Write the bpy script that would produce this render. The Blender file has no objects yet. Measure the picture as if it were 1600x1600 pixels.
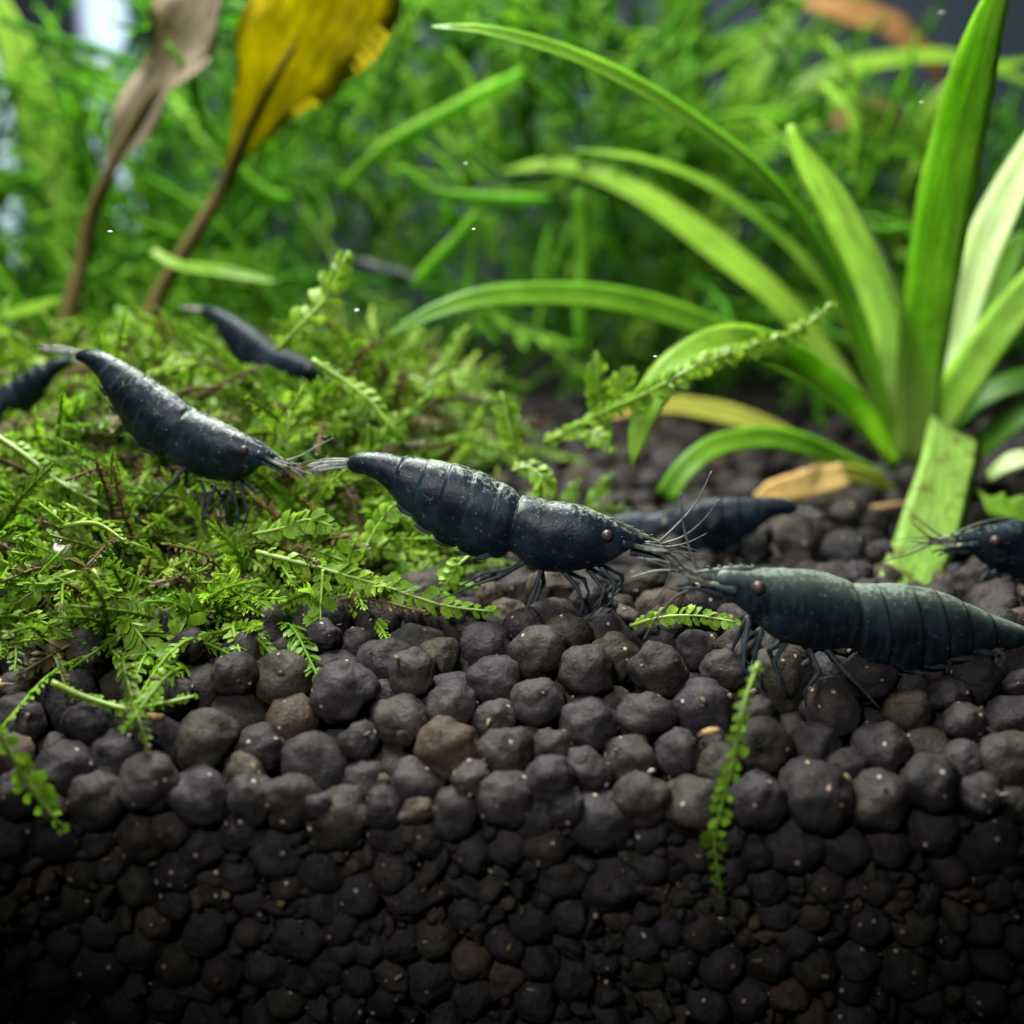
import bpy, bmesh, math, random
import numpy as np
from mathutils import Vector, Matrix, noise, kdtree

random.seed(7); np.random.seed(7)
SC = bpy.context.scene
SC.unit_settings.system = 'METRIC'
SC.unit_settings.scale_length = 0.01          # one unit is one centimetre
COL = SC.collection

# ------------------------------------------------------------------ camera
CAM_Z, PITCH, FPX = 2.65, math.radians(14.5), 1931.0
FOCUS = 7.6
cam_d = bpy.data.cameras.new('camera'); cam = bpy.data.objects.new('camera', cam_d); COL.objects.link(cam)
cam.location = (0, 0, CAM_Z); cam.rotation_euler = (math.pi/2 - PITCH, 0, 0)
cam_d.sensor_width = 36.0; cam_d.lens = 36.0*FPX/1600.0
cam_d.clip_start = 0.1; cam_d.clip_end = 500
cam_d.dof.use_dof = True; cam_d.dof.focus_distance = FOCUS
cam_d.dof.aperture_fstop = cam_d.lens*1e-3/0.195
cam_d.dof.aperture_blades = 0
SC.camera = cam

# ------------------------------------------------------------------ light: a dark room and the LED strip over the tank
W = bpy.data.worlds.new('World'); SC.world = W; W.use_nodes = True
bg = W.node_tree.nodes['Background']; bg.inputs[0].default_value = (0.85, 0.95, 1.0, 1); bg.inputs[1].default_value = 0.015

def area_lamp(name, loc, target, sx, sy, power, color, spread=180):
    l = bpy.data.lights.new(name, 'AREA'); l.shape = 'RECTANGLE'; l.size = sx; l.size_y = sy
    l.energy = power; l.color = color; l.spread = math.radians(spread)
    o = bpy.data.objects.new(name, l); COL.objects.link(o); o.location = loc
    o.rotation_euler = (Vector(target)-Vector(loc)).to_track_quat('-Z', 'Y').to_euler()
    return o
area_lamp('led_strip_lamp', (-3.5, 13.0, 14.5), (0.3, 11.0, 0), 12, 5, 13000, (0.97, 1.0, 0.94))
def spot_lamp(name, loc, target, power, angle, blend, radius, color):
    l = bpy.data.lights.new(name, 'SPOT'); l.energy = power; l.spot_size = math.radians(angle); l.spot_blend = blend
    l.shadow_soft_size = radius; l.color = color
    o = bpy.data.objects.new(name, l); COL.objects.link(o); o.location = loc
    o.rotation_euler = (Vector(target)-Vector(loc)).to_track_quat('-Z', 'Y').to_euler()
spot_lamp('added_front_spot', (-2.6, -1.5, 7.0), (-0.1, 7.5, 1.28), 4900, 46, 1.0, 0.6, (0.97, 0.98, 1.0))  # added spot from the front, its soft cone fades down the soil face

SC.view_settings.view_transform = 'Standard'; SC.view_settings.look = 'None'
SC.view_settings.exposure = 0.0; SC.view_settings.gamma = 1.0
SC.render.engine = 'CYCLES'
SC.cycles.use_denoising = True
SC.cycles.max_bounces = 6; SC.cycles.diffuse_bounces = 3; SC.cycles.glossy_bounces = 2; SC.cycles.transmission_bounces = 4; SC.cycles.transparent_max_bounces = 4
SC.cycles.use_adaptive_sampling = True; SC.cycles.adaptive_threshold = 0.03
SC.cycles.sample_clamp_indirect = 6.0

# ------------------------------------------------------------------ helpers
CP, SP = math.cos(PITCH), math.sin(PITCH)
def P(px, py, Y):
    """The point at distance Y from the lens plane (horizontally) that stands at this place of the photograph."""
    a = (px-800)/FPX; b = (800-py)/FPX
    d = Vector((a, CP + b*SP, -SP + b*CP))
    k = Y/d.y
    return Vector((d.x*k, Y, CAM_Z + d.z*k))
def PXS(Y): return Y*1.02/FPX                    # size of one photograph pixel at distance Y

def tag(o, label=None, cat=None, group=None, kind=None):
    if label: o['label'] = label
    if cat: o['category'] = cat
    if group: o['group'] = group
    if kind: o['kind'] = kind
    return o
def empty(name, loc, label=None, cat=None, group=None, kind=None):
    o = bpy.data.objects.new(name, None); COL.objects.link(o); o.location = loc; o.empty_display_size = 0.1
    return tag(o, label, cat, group, kind)

class MB:
    def __init__(s): s.v = []; s.f = []; s.c = []
    def add(s, verts, faces, cols):
        n = len(s.v); s.v.extend(tuple(x) for x in verts); s.f.extend(tuple(i+n for i in f) for f in faces)
        if cols and not isinstance(cols[0], (tuple, list)): cols = [cols]*len(verts)
        s.c.extend(cols)
    def mesh(s, name, mat, off=(0, 0, 0), smooth=True):
        me = bpy.data.meshes.new(name)
        ox, oy, oz = off
        me.from_pydata([(a-ox, b-oy, c-oz) for a, b, c in s.v], [], s.f)
        if s.c:
            at = me.color_attributes.new('Col', 'FLOAT_COLOR', 'POINT')
            at.data.foreach_set('color', np.array([(c[0], c[1], c[2], c[3] if len(c) > 3 else 1.0) for c in s.c], dtype=np.float32).ravel())
        me.materials.append(mat)
        if smooth: me.polygons.foreach_set('use_smooth', [True]*len(me.polygons))
        me.update()
        return me
    def build(s, name, mat, parent=None, smooth=True, kind=None):
        off = parent.location if parent is not None else (0, 0, 0)
        if parent is not None and parent.parent is not None: off = parent.parent.location + parent.location
        o = bpy.data.objects.new(name, s.mesh(name, mat, off, smooth)); COL.objects.link(o)
        if parent is not None: o.parent = parent
        if kind: o['kind'] = kind
        return o

def catmull(pts, n):
    """n points along a smooth curve through pts (tuples of any length)."""
    p = np.array([tuple(q) for q in pts], dtype=float)
    if len(p) == 2: p = np.array([p[0], (p[0]+p[1])/2, p[1]])
    ext = np.vstack([2*p[0]-p[1], p, 2*p[-1]-p[-2]])
    seg = np.linalg.norm(np.diff(p[:, :3], axis=0), axis=1); cum = np.concatenate([[0], np.cumsum(seg)]); cum /= cum[-1]
    out = []
    for t in np.linspace(0, 1, n):
        i = min(max(int(np.searchsorted(cum, t, side='right'))-1, 0), len(p)-2)
        u = (t-cum[i])/max(cum[i+1]-cum[i], 1e-9)
        a, b, c, d = ext[i], ext[i+1], ext[i+2], ext[i+3]
        out.append(0.5*((2*b)+(-a+c)*u+(2*a-5*b+4*c-d)*u*u+(-a+3*b-3*c+d)*u**3))
    return np.array(out)

def tube(mb, pts, radii, n=6, col=(0.5, 0, 0.5), hint=(0.3, -1, 0.4)):
    pts = [Vector(p) for p in pts]; m = len(pts)
    if not hasattr(radii, '__len__'): radii = [radii]*m
    vs, fs, cs = [], [], []
    ref = Vector(hint).normalized()
    for i, p in enumerate(pts):
        t = (pts[min(i+1, m-1)]-pts[max(i-1, 0)]).normalized()
        s = ref.cross(t)
        if s.length < 1e-4: s = Vector((1, 0.1, 0)).cross(t)
        s.normalize(); b = t.cross(s); ref = b
        for k in range(n):
            a = 2*math.pi*k/n
            vs.append(p + (s*math.cos(a)+b*math.sin(a))*radii[i]); cs.append((k/n, i/max(m-1, 1), col[2]))
    for i in range(m-1):
        for k in range(n):
            k2 = (k+1) % n
            fs.append((i*n+k, i*n+k2, (i+1)*n+k2, (i+1)*n+k))
    fs.append(tuple(range(n))[::-1]); fs.append(tuple((m-1)*n+k for k in range(n)))
    mb.add(vs, fs, cs)

def blade(mb, pts, width, facing, thick=0.012, fold=0.18, rnd=0.5, prof=None, wave=0.0, n=36, twist=0.0):
    """A strap leaf as a closed thin solid along pts; width in cm at the widest; facing = direction its upper side looks to."""
    c = catmull(pts, n); m = len(c)
    prof = prof or [(0, .75), (.1, .8), (.45, 1), (.75, .9), (.9, .6), (.97, .3), (1, .03)]
    px, py = zip(*prof)
    fv = Vector(facing).normalized()
    us = [-1, -.66, -.3, 0, .3, .66, 1]
    vs, fs, cs = [], [], []
    K = 12
    ph = random.uniform(0, 9)
    for i in range(m):
        v = i/(m-1)
        t = Vector(c[min(i+1, m-1)][:3]-c[max(i-1, 0)][:3]).normalized()
        nrm = (fv - t*fv.dot(t)).normalized()
        s = t.cross(nrm).normalized()
        if twist:
            q = Matrix.Rotation(twist*v, 3, t); s = q @ s; nrm = q @ nrm
        w = np.interp(v, px, py)*width/2
        p = Vector(c[i][:3])
        ring = []
        for u in us: ring.append((u, 1))
        for u in us[-2:0:-1]: ring.append((u, -1))
        for (u, sd) in ring:
            edge = 1-abs(u)**2
            th = thick*0.5*edge*sd
            z = fold*w*(abs(u)**1.4) - fold*w*0.5 + th - (0.1*thick if (u == 0 and sd > 0) else 0)
            z += wave*w*math.sin(v*19+ph+(2.2 if u > 0 else 0))*abs(u)**2
            ww = w*(1+0.05*math.sin(v*31+ph)*wave*4)
            vs.append(p + s*(u*ww) + nrm*z); cs.append((u*.5+.5, v, rnd))
    K = len(us)*2-2
    for i in range(m-1):
        for k in range(K):
            k2 = (k+1) % K
            fs.append((i*K+k, (i+1)*K+k, (i+1)*K+k2, i*K+k2))
    fs.append(tuple(range(K))); fs.append(tuple((m-1)*K+k for k in range(K))[::-1])
    mb.add(vs, fs, cs)

# ------------------------------------------------------------------ materials
def new_mat(name):
    m = bpy.data.materials.new(name); m.use_nodes = True
    nt = m.node_tree; nt.nodes.clear()
    return m, nt, nt.nodes, nt.links
def node(ns, t, **kw):
    n = ns.new(t)
    for k, v in kw.items(): setattr(n, k, v)
    return n
def ramp(ns, stops):
    r = ns.new('ShaderNodeValToRGB'); e = r.color_ramp.elements
    while len(e) < len(stops): e.new(0.5)
    for x, (p, c) in zip(e, stops):
        x.position = p; x.color = (*c, 1) if len(c) == 3 else c
    return r
def noise_n(ns, ls, vec, scale, detail=4, rough=0.55):
    n = ns.new('ShaderNodeTexNoise'); n.inputs['Scale'].default_value = scale; n.inputs['Detail'].default_value = detail
    n.inputs['Roughness'].default_value = rough
    if vec is not None: ls.new(vec, n.inputs['Vector'])
    return n
def mixc(ns, ls, fac, a, b, mode='MIX'):
    m = ns.new('ShaderNodeMix'); m.data_type = 'RGBA'; m.blend_type = mode
    for s, x in ((m.inputs[0], fac), (m.inputs[6], a), (m.inputs[7], b)):
        if hasattr(x, 'is_linked') or hasattr(x, 'links'): ls.new(x, s)
        elif isinstance(x, (int, float)): s.default_value = x
        else: s.default_value = (*x, 1)
    return m.outputs[2]
def mth(ns, ls, op, a, b=None, clamp=False):
    m = ns.new('ShaderNodeMath'); m.operation = op; m.use_clamp = clamp
    for i, x in enumerate((a, b)):
        if x is None: continue
        if isinstance(x, (int, float)): m.inputs[i].default_value = x
        else: ls.new(x, m.inputs[i])
    return m.outputs[0]
def colsep(ns, ls):
    a = ns.new('ShaderNodeAttribute'); a.attribute_name = 'Col'
    s = ns.new('ShaderNodeSeparateColor'); ls.new(a.outputs['Color'], s.inputs[0])
    return s.outputs[0], s.outputs[1], s.outputs[2], a

def leaf_material(name, c1, c2, tip=None, base=None, trans=0.45, rough=0.38, veins=9, spots=0.0, spotcol=(0.12, 0.07, 0.02), bump=0.25, spec=0.25):
    m, nt, ns, ls = new_mat(name)
    u, v, rnd, at = colsep(ns, ls)
    tc = ns.new('ShaderNodeTexCoord')
    nz = noise_n(ns, ls, tc.outputs['Object'], 2.2, 3)
    fac = mth(ns, ls, 'ADD', mth(ns, ls, 'MULTIPLY', nz.outputs[0], 0.9), mth(ns, ls, 'SUBTRACT', rnd, 0.95))
    rr = ramp(ns, [(0.0, c1), (0.45, c2)]); ls.new(mth(ns, ls, 'ADD', fac, 0.2, True), rr.inputs[0])
    col = rr.outputs[0]
    if base: 
        k = ramp(ns, [(0.0, (1, 1, 1)), (0.28, (0, 0, 0))]); ls.new(v, k.inputs[0]); col = mixc(ns, ls, k.outputs[0], col, base)
    if tip:
        k = ramp(ns, [(0.62, (0, 0, 0)), (1.0, (1, 1, 1))]); ls.new(v, k.inputs[0]); col = mixc(ns, ls, k.outputs[0], col, tip)
    # veins run along the leaf
    cv = ns.new('ShaderNodeCombineXYZ'); ls.new(mth(ns, ls, 'MULTIPLY', u, veins*1.0), cv.inputs[0]); ls.new(mth(ns, ls, 'MULTIPLY', v, 5.0), cv.inputs[1]); ls.new(rnd, cv.inputs[2])
    vn = noise_n(ns, ls, cv.outputs[0], 1.6, 2)
    vr = ramp(ns, [(0.35, (0.72, 0.72, 0.72)), (0.62, (1.12, 1.12, 1.12))]); ls.new(vn.outputs[0], vr.inputs[0])
    col = mixc(ns, ls, 0.85, col, vr.outputs[0], 'MULTIPLY')
    # cross cells between the veins
    cv2 = ns.new('ShaderNodeCombineXYZ'); ls.new(mth(ns, ls, 'MULTIPLY', u, 5.0), cv2.inputs[0]); ls.new(mth(ns, ls, 'MULTIPLY', v, 34.0), cv2.inputs[1]); ls.new(rnd, cv2.inputs[2])
    cn = ns.new('ShaderNodeTexVoronoi'); cn.feature = 'DISTANCE_TO_EDGE'; cn.inputs['Scale'].default_value = 1.3; ls.new(cv2.outputs[0], cn.inputs['Vector'])
    cr = ramp(ns, [(0.0, (1.18, 1.18, 1.12)), (0.08, (0.97, 0.97, 0.97))]); ls.new(cn.outputs['Distance'], cr.inputs[0])
    col = mixc(ns, ls, 0.7, col, cr.outputs[0], 'MULTIPLY')
    if spots:
        sn = noise_n(ns, ls, tc.outputs['Object'], 6.0, 4)
        sr = ramp(ns, [(0.56, (0, 0, 0)), (0.68, (spots,)*3)]); ls.new(sn.outputs[0], sr.inputs[0])
        col = mixc(ns, ls, sr.outputs[0], col, spotcol)
    bs = ns.new('ShaderNodeBsdfPrincipled'); ls.new(col, bs.inputs['Base Color']); bs.inputs['Roughness'].default_value = rough
    bs.inputs['Specular IOR Level'].default_value = spec
    bp = ns.new('ShaderNodeBump'); bp.inputs['Strength'].default_value = bump; bp.inputs['Distance'].default_value = 0.02
    hs = mth(ns, ls, 'ADD', vn.outputs[0], mth(ns, ls, 'MULTIPLY', cn.outputs['Distance'], 0.8)); ls.new(hs, bp.inputs['Height'])
    ls.new(bp.outputs[0], bs.inputs['Normal'])
    tr = ns.new('ShaderNodeBsdfTranslucent'); tcx = mixc(ns, ls, 1.0, col, (1.06, 1.2, 0.62), 'MULTIPLY'); ls.new(tcx, tr.inputs[0])
    mx = ns.new('ShaderNodeMixShader'); mx.inputs[0].default_value = trans
    ls.new(bs.outputs[0], mx.inputs[1]); ls.new(tr.outputs[0], mx.inputs[2])
    out = ns.new('ShaderNodeOutputMaterial'); ls.new(mx.outputs[0], out.inputs[0])
    return m

def moss_material(name, cols, trans=0.45, rough=0.4, spec=0.16):
    """Small leaves: the colour follows the leaf's own age value (Col.b) with a little noise."""
    m, nt, ns, ls = new_mat(name)
    u, v, rnd, at = colsep(ns, ls)
    tc = ns.new('ShaderNodeTexCoord')
    nz = noise_n(ns, ls, tc.outputs['Object'], 5.0, 3)
    oi = ns.new('ShaderNodeObjectInfo')
    f = mth(ns, ls, 'ADD', rnd, mth(ns, ls, 'MULTIPLY', mth(ns, ls, 'SUBTRACT', nz.outputs[0], 0.5), 0.45), True)
    rr = ramp(ns, cols); ls.new(f, rr.inputs[0])
    tr_ = ramp(ns, [(0.5, (1, 1, 1)), (1.0, (1.6, 1.55, 1.7))]); ls.new(v, tr_.inputs[0])  # tips lightened in colour to imitate their whitish glints
    col = mixc(ns, ls, 1.0, rr.outputs[0], tr_.outputs[0], 'MULTIPLY')
    fine = noise_n(ns, ls, tc.outputs['Object'], 40, 2)
    fr = ramp(ns, [(0.3, (0.75, 0.75, 0.75)), (0.7, (1.15, 1.15, 1.15))]); ls.new(fine.outputs[0], fr.inputs[0])
    col = mixc(ns, ls, 0.8, col, fr.outputs[0], 'MULTIPLY')
    bs = ns.new('ShaderNodeBsdfPrincipled'); ls.new(col, bs.inputs['Base Color']); bs.inputs['Roughness'].default_value = rough
    bs.inputs['Specular IOR Level'].default_value = spec
    tr = ns.new('ShaderNodeBsdfTranslucent'); ls.new(mixc(ns, ls, 1.0, col, (1.12, 1.25, 0.6), 'MULTIPLY'), tr.inputs[0])
    mx = ns.new('ShaderNodeMixShader'); mx.inputs[0].default_value = trans
    ls.new(bs.outputs[0], mx.inputs[1]); ls.new(tr.outputs[0], mx.inputs[2])
    out = ns.new('ShaderNodeOutputMaterial'); ls.new(mx.outputs[0], out.inputs[0])
    return m

def soil_material(name):
    m, nt, ns, ls = new_mat(name)
    r, g, b, at = colsep(ns, ls)
    tc = ns.new('ShaderNodeTexCoord'); oi = ns.new('ShaderNodeObjectInfo'); geo = ns.new('ShaderNodeNewGeometry')
    pos = geo.outputs['Position']
    sel = mth(ns, ls, 'FRACT', mth(ns, ls, 'ADD', oi.outputs['Random'], b))
    tint = ramp(ns, [(0.0, (0.016, 0.0135, 0.0145)), (0.3, (0.026, 0.0215, 0.0225)), (0.5, (0.024, 0.0200, 0.0238)), (0.68, (0.029, 0.024, 0.0215)),
                     (0.86, (0.022, 0.019, 0.016)), (0.93, (0.032, 0.028, 0.020)), (1.0, (0.052, 0.035, 0.026))])
    ls.new(sel, tint.inputs[0])
    n1 = noise_n(ns, ls, pos, 7, 5, 0.6)
    r1 = ramp(ns, [(0.3, (0.6, 0.6, 0.6)), (0.7, (1.3, 1.28, 1.25))]); ls.new(n1.outputs[0], r1.inputs[0])
    col = mixc(ns, ls, 1.0, tint.outputs[0], r1.outputs[0], 'MULTIPLY')
    # olive algae film and brown mulm in patches
    n2 = noise_n(ns, ls, pos, 2.6, 4, 0.65)
    r2 = ramp(ns, [(0.56, (0, 0, 0)), (0.74, (0.6, 0.6, 0.6))]); ls.new(n2.outputs[0], r2.inputs[0])
    col = mixc(ns, ls, r2.outputs[0], col, (0.036, 0.031, 0.016))
    n3 = noise_n(ns, ls, pos, 42, 3, 0.6)
    r3 = ramp(ns, [(0.35, (0.7, 0.7, 0.7)), (0.68, (1.35, 1.35, 1.35))]); ls.new(n3.outputs[0], r3.inputs[0])
    col = mixc(ns, ls, 0.8, col, r3.outputs[0], 'MULTIPLY')
    # pale grains stuck to the granules
    vo = ns.new('ShaderNodeTexVoronoi'); vo.inputs['Scale'].default_value = 13; vo.inputs['Randomness'].default_value = 1; ls.new(pos, vo.inputs['Vector'])
    near = mth(ns, ls, 'LESS_THAN', vo.outputs['Distance'], 0.16)
    cs = ns.new('ShaderNodeSeparateColor'); ls.new(vo.outputs['Color'], cs.inputs[0])
    rare = mth(ns, ls, 'GREATER_THAN', cs.outputs[0], 0.80)
    sp = mth(ns, ls, 'MULTIPLY', near, rare)
    gcol = mixc(ns, ls, cs.outputs[1], (0.34, 0.33, 0.30), (0.36, 0.26, 0.15))
    col = mixc(ns, ls, mth(ns, ls, 'MULTIPLY', sp, 0.85), col, gcol)
    bs = ns.new('ShaderNodeBsdfPrincipled'); ls.new(col, bs.inputs['Base Color'])
    rg = mth(ns, ls, 'SUBTRACT', 0.62, mth(ns, ls, 'MULTIPLY', sp, 0.35)); ls.new(rg, bs.inputs['Roughness'])
    bs.inputs['Specular IOR Level'].default_value = 0.13
    h = mth(ns, ls, 'ADD', mth(ns, ls, 'MULTIPLY', n3.outputs[0], 0.35), mth(ns, ls, 'ADD', n1.outputs[0], mth(ns, ls, 'MULTIPLY', sp, 0.5)))
    bp = ns.new('ShaderNodeBump'); bp.inputs['Strength'].default_value = 0.9; bp.inputs['Distance'].default_value = 0.03
    ls.new(h, bp.inputs['Height']); ls.new(bp.outputs[0], bs.inputs['Normal'])
    out = ns.new('ShaderNodeOutputMaterial'); ls.new(bs.outputs[0], out.inputs[0])
    return m

def shrimp_material(name, pale=0.0, dust=1.0):
    m, nt, ns, ls = new_mat(name)
    t, edge, dors, at = colsep(ns, ls)
    tc = ns.new('ShaderNodeTexCoord'); v = tc.outputs['Object']
    n1 = noise_n(ns, ls, v, 4.2, 6, 0.66)
    r1 = ramp(ns, [(0.36, (0.003, 0.005, 0.008)), (0.50, (0.006, 0.011, 0.017)), (0.60, (0.014, 0.024, 0.034)), (0.68, (0.007, 0.012, 0.016)), (0.85, (0.028, 0.040, 0.042))]); ls.new(n1.outputs[0], r1.inputs[0])
    col = r1.outputs[0]
    # pale algae dust, most of it along the back
    n2 = noise_n(ns, ls, v, 34, 6, 0.72)
    d3 = mth(ns, ls, 'POWER', dors, 2.2)
    n6 = noise_n(ns, ls, v, 4.0, 3)
    thr = mth(ns, ls, 'ADD', n2.outputs[0], mth(ns, ls, 'MULTIPLY', mth(ns, ls, 'MULTIPLY', d3, n6.outputs[0]), (0.34+0.1*pale)*dust))
    r2 = ramp(ns, [(0.63, (0, 0, 0)), (0.74, (0.85, 0.85, 0.85))]); ls.new(thr, r2.inputs[0])
    col = mixc(ns, ls, r2.outputs[0], col, (0.19, 0.22, 0.17))
    # pale rims of the rings
    n3 = noise_n(ns, ls, v, 14, 3)
    e = mth(ns, ls, 'MULTIPLY', edge, mth(ns, ls, 'MULTIPLY', n3.outputs[0], 1.25), True)
    er = ramp(ns, [(0.22, (0, 0, 0)), (0.6, (0.9, 0.9, 0.9))]); ls.new(e, er.inputs[0])
    col = mixc(ns, ls, er.outputs[0], col, (0.26, 0.29, 0.20))
    # thin pale scribbles where the shell is worn
    wv = noise_n(ns, ls, v, 6, 3); av = ns.new('ShaderNodeVectorMath'); av.operation = 'MULTIPLY_ADD'
    ls.new(wv.outputs['Color'], av.inputs[0]); av.inputs[1].default_value = (0.22, 0.22, 0.22); ls.new(v, av.inputs[2])
    ck = ns.new('ShaderNodeTexVoronoi'); ck.feature = 'DISTANCE_TO_EDGE'; ck.inputs['Scale'].default_value = 3.4; ls.new(av.outputs[0], ck.inputs['Vector'])
    ckr = ramp(ns, [(0.0, (1, 1, 1)), (0.028, (0, 0, 0))]); ls.new(ck.outputs['Distance'], ckr.inputs[0])
    cm = noise_n(ns, ls, v, 5.5, 4, 0.7); cmr = ramp(ns, [(0.53, (0, 0, 0)), (0.68, (0.5, 0.5, 0.5))]); ls.new(cm.outputs[0], cmr.inputs[0])
    col = mixc(ns, ls, mth(ns, ls, 'MULTIPLY', ckr.outputs[0], cmr.outputs[0]), col, (0.17, 0.19, 0.15))
    # fine white freckles
    vo = ns.new('ShaderNodeTexVoronoi'); vo.inputs['Scale'].default_value = 24; ls.new(v, vo.inputs['Vector'])
    cs = ns.new('ShaderNodeSeparateColor'); ls.new(vo.outputs['Color'], cs.inputs[0])
    sp = mth(ns, ls, 'MULTIPLY', mth(ns, ls, 'LESS_THAN', vo.outputs['Distance'], 0.11), mth(ns, ls, 'GREATER_THAN', cs.outputs[0], 0.66))
    col = mixc(ns, ls, mth(ns, ls, 'MULTIPLY', sp, 0.42), col, (0.35, 0.38, 0.36))
    if pale:
        # see-through greenish bloom along the back
        n4 = noise_n(ns, ls, v, 3.2, 4)
        k = mth(ns, ls, 'MULTIPLY', mth(ns, ls, 'MULTIPLY', dors, n4.outputs[0]), 1.25*pale, True)
        col = mixc(ns, ls, k, col, (0.11, 0.14, 0.11))
        mp = ns.new('ShaderNodeMapping'); mp.inputs['Scale'].default_value = (26, 3, 3); ls.new(v, mp.inputs[0])
        n5 = noise_n(ns, ls, mp.outputs[0], 1.0, 3)
        k5 = ramp(ns, [(0.45, (0, 0, 0)), (0.75, (0.35, 0.35, 0.35))]); ls.new(n5.outputs[0], k5.inputs[0])
        col = mixc(ns, ls, k5.outputs[0], col, (0.045, 0.065, 0.070))
    bs = ns.new('ShaderNodeBsdfPrincipled'); ls.new(col, bs.inputs['Base Color'])
    rr = mth(ns, ls, 'ADD', 0.17, mth(ns, ls, 'MULTIPLY', n2.outputs[0], 0.36)); ls.new(rr, bs.inputs['Roughness'])
    bs.inputs['Specular IOR Level'].default_value = 0.19 if dust == 1.0 else 0.09
    bp = ns.new('ShaderNodeBump'); bp.inputs['Strength'].default_value = 0.28; bp.inputs['Distance'].default_value = 0.014
    ls.new(mth(ns, ls, 'ADD', n2.outputs[0], mth(ns, ls, 'MULTIPLY', n1.outputs[0], 1.5)), bp.inputs['Height']); ls.new(bp.outputs[0], bs.inputs['Normal'])
    out = ns.new('ShaderNodeOutputMaterial'); ls.new(bs.outputs[0], out.inputs[0])
    return m

def plain(name, c1, c2, scale=6, rough=0.5, spec=0.5, trans=0.0, bump=0.2):
    m, nt, ns, ls = new_mat(name)
    tc = ns.new('ShaderNodeTexCoord'); n1 = noise_n(ns, ls, tc.outputs['Object'], scale, 5, 0.6)
    r = ramp(ns, [(0.3, c1), (0.7, c2)]); ls.new(n1.outputs[0], r.inputs[0])
    bs = ns.new('ShaderNodeBsdfPrincipled'); ls.new(r.outputs[0], bs.inputs['Base Color']); bs.inputs['Roughness'].default_value = rough
    bs.inputs['Specular IOR Level'].default_value = spec
    bp = ns.new('ShaderNodeBump'); bp.inputs['Strength'].default_value = bump; bp.inputs['Distance'].default_value = 0.02
    ls.new(n1.outputs[0], bp.inputs['Height']); ls.new(bp.outputs[0], bs.inputs['Normal'])
    out = ns.new('ShaderNodeOutputMaterial')
    if trans:
        t = ns.new('ShaderNodeBsdfTranslucent'); ls.new(r.outputs[0], t.inputs[0])
        mx = ns.new('ShaderNodeMixShader'); mx.inputs[0].default_value = trans
        ls.new(bs.outputs[0], mx.inputs[1]); ls.new(t.outputs[0], mx.inputs[2]); ls.new(mx.outputs[0], out.inputs[0])
    else: ls.new(bs.outputs[0], out.inputs[0])
    return m

M = {}
M['soil'] = soil_material('dark_aquarium_soil')
M['bed'] = plain('fine_soil', (0.006, 0.0055, 0.005), (0.016, 0.014, 0.012), 12, 0.9, 0.2, bump=0.8)
M['strap'] = leaf_material('strap_leaf', (0.13, 0.31, 0.018), (0.30, 0.50, 0.05), base=(0.42, 0.56, 0.14), trans=0.6, spots=0.3, spotcol=(0.16, 0.20, 0.03))
M['strap_dark'] = leaf_material('strap_leaf_deep_green', (0.07, 0.22, 0.010), (0.18, 0.38, 0.025), base=(0.28, 0.42, 0.06), trans=0.6)
M['strap_pale'] = leaf_material('strap_leaf_pale', (0.52, 0.66, 0.28), (0.74, 0.82, 0.54), base=(0.46, 0.58, 0.20), rough=0.3, trans=0.5)  # near-white colour paints in the strong light on the upright blades
M['strap_tall'] = leaf_material('strap_leaf_yellow_green', (0.27, 0.48, 0.05), (0.42, 0.62, 0.10), base=(0.46, 0.58, 0.15), trans=0.6, spots=0.3, spotcol=(0.22, 0.26, 0.04))
M['strap_old'] = leaf_material('strap_leaf_spotted', (0.22, 0.42, 0.06), (0.34, 0.52, 0.11), spots=0.75, bump=0.5)
M['strap_yellow'] = leaf_material('strap_leaf_yellowing', (0.26, 0.30, 0.04), (0.36, 0.36, 0.06), tip=(0.38, 0.22, 0.05))
M['tan'] = leaf_material('dead_leaf_tan', (0.36, 0.22, 0.06), (0.50, 0.34, 0.11), trans=0.25, spots=0.5, spotcol=(0.2, 0.12, 0.04), rough=0.5)
M['brown'] = leaf_material('withered_leaf', (0.22, 0.17, 0.115), (0.38, 0.30, 0.22), trans=0.45, spots=0.7, spotcol=(0.10, 0.06, 0.035), rough=0.55)
M['amber'] = leaf_material('yellowing_leaf', (0.38, 0.32, 0.012), (0.54, 0.42, 0.02), tip=(0.44, 0.35, 0.03), trans=0.65, spots=0.35, spotcol=(0.32, 0.22, 0.02), rough=0.75, spec=0.15, bump=0.1)
M['stalk'] = plain('leaf_stalk', (0.10, 0.075, 0.025), (0.19, 0.14, 0.045), 3, 0.6, 0.2, trans=0.2)
M['russet'] = leaf_material('russet_leaf', (0.22, 0.11, 0.04), (0.36, 0.20, 0.08), trans=0.35, spots=0.4)
MOSSCOLS = [(0.0, (0.075, 0.050, 0.026)), (0.16, (0.115, 0.090, 0.040)), (0.30, (0.082, 0.125, 0.017)), (0.55, (0.090, 0.190, 0.013)), (0.8, (0.175, 0.300, 0.022)), (1.0, (0.26, 0.37, 0.06))]
M['moss'] = moss_material('moss_leaf', MOSSCOLS)
M['moss_stem'] = plain('moss_stem', (0.11, 0.22, 0.02), (0.24, 0.35, 0.04), 9, 0.4, trans=0.2)
M['weed'] = moss_material('water_weed', [(0.0, (0.014, 0.070, 0.004)), (0.4, (0.045, 0.165, 0.008)), (0.75, (0.11, 0.28, 0.014)), (1.0, (0.26, 0.45, 0.05))], trans=0.55, rough=0.6, spec=0.1)
M['core'] = plain('moss_litter', (0.014, 0.018, 0.007), (0.045, 0.042, 0.018), 10, 0.9, 0.2, bump=0.8)
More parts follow.
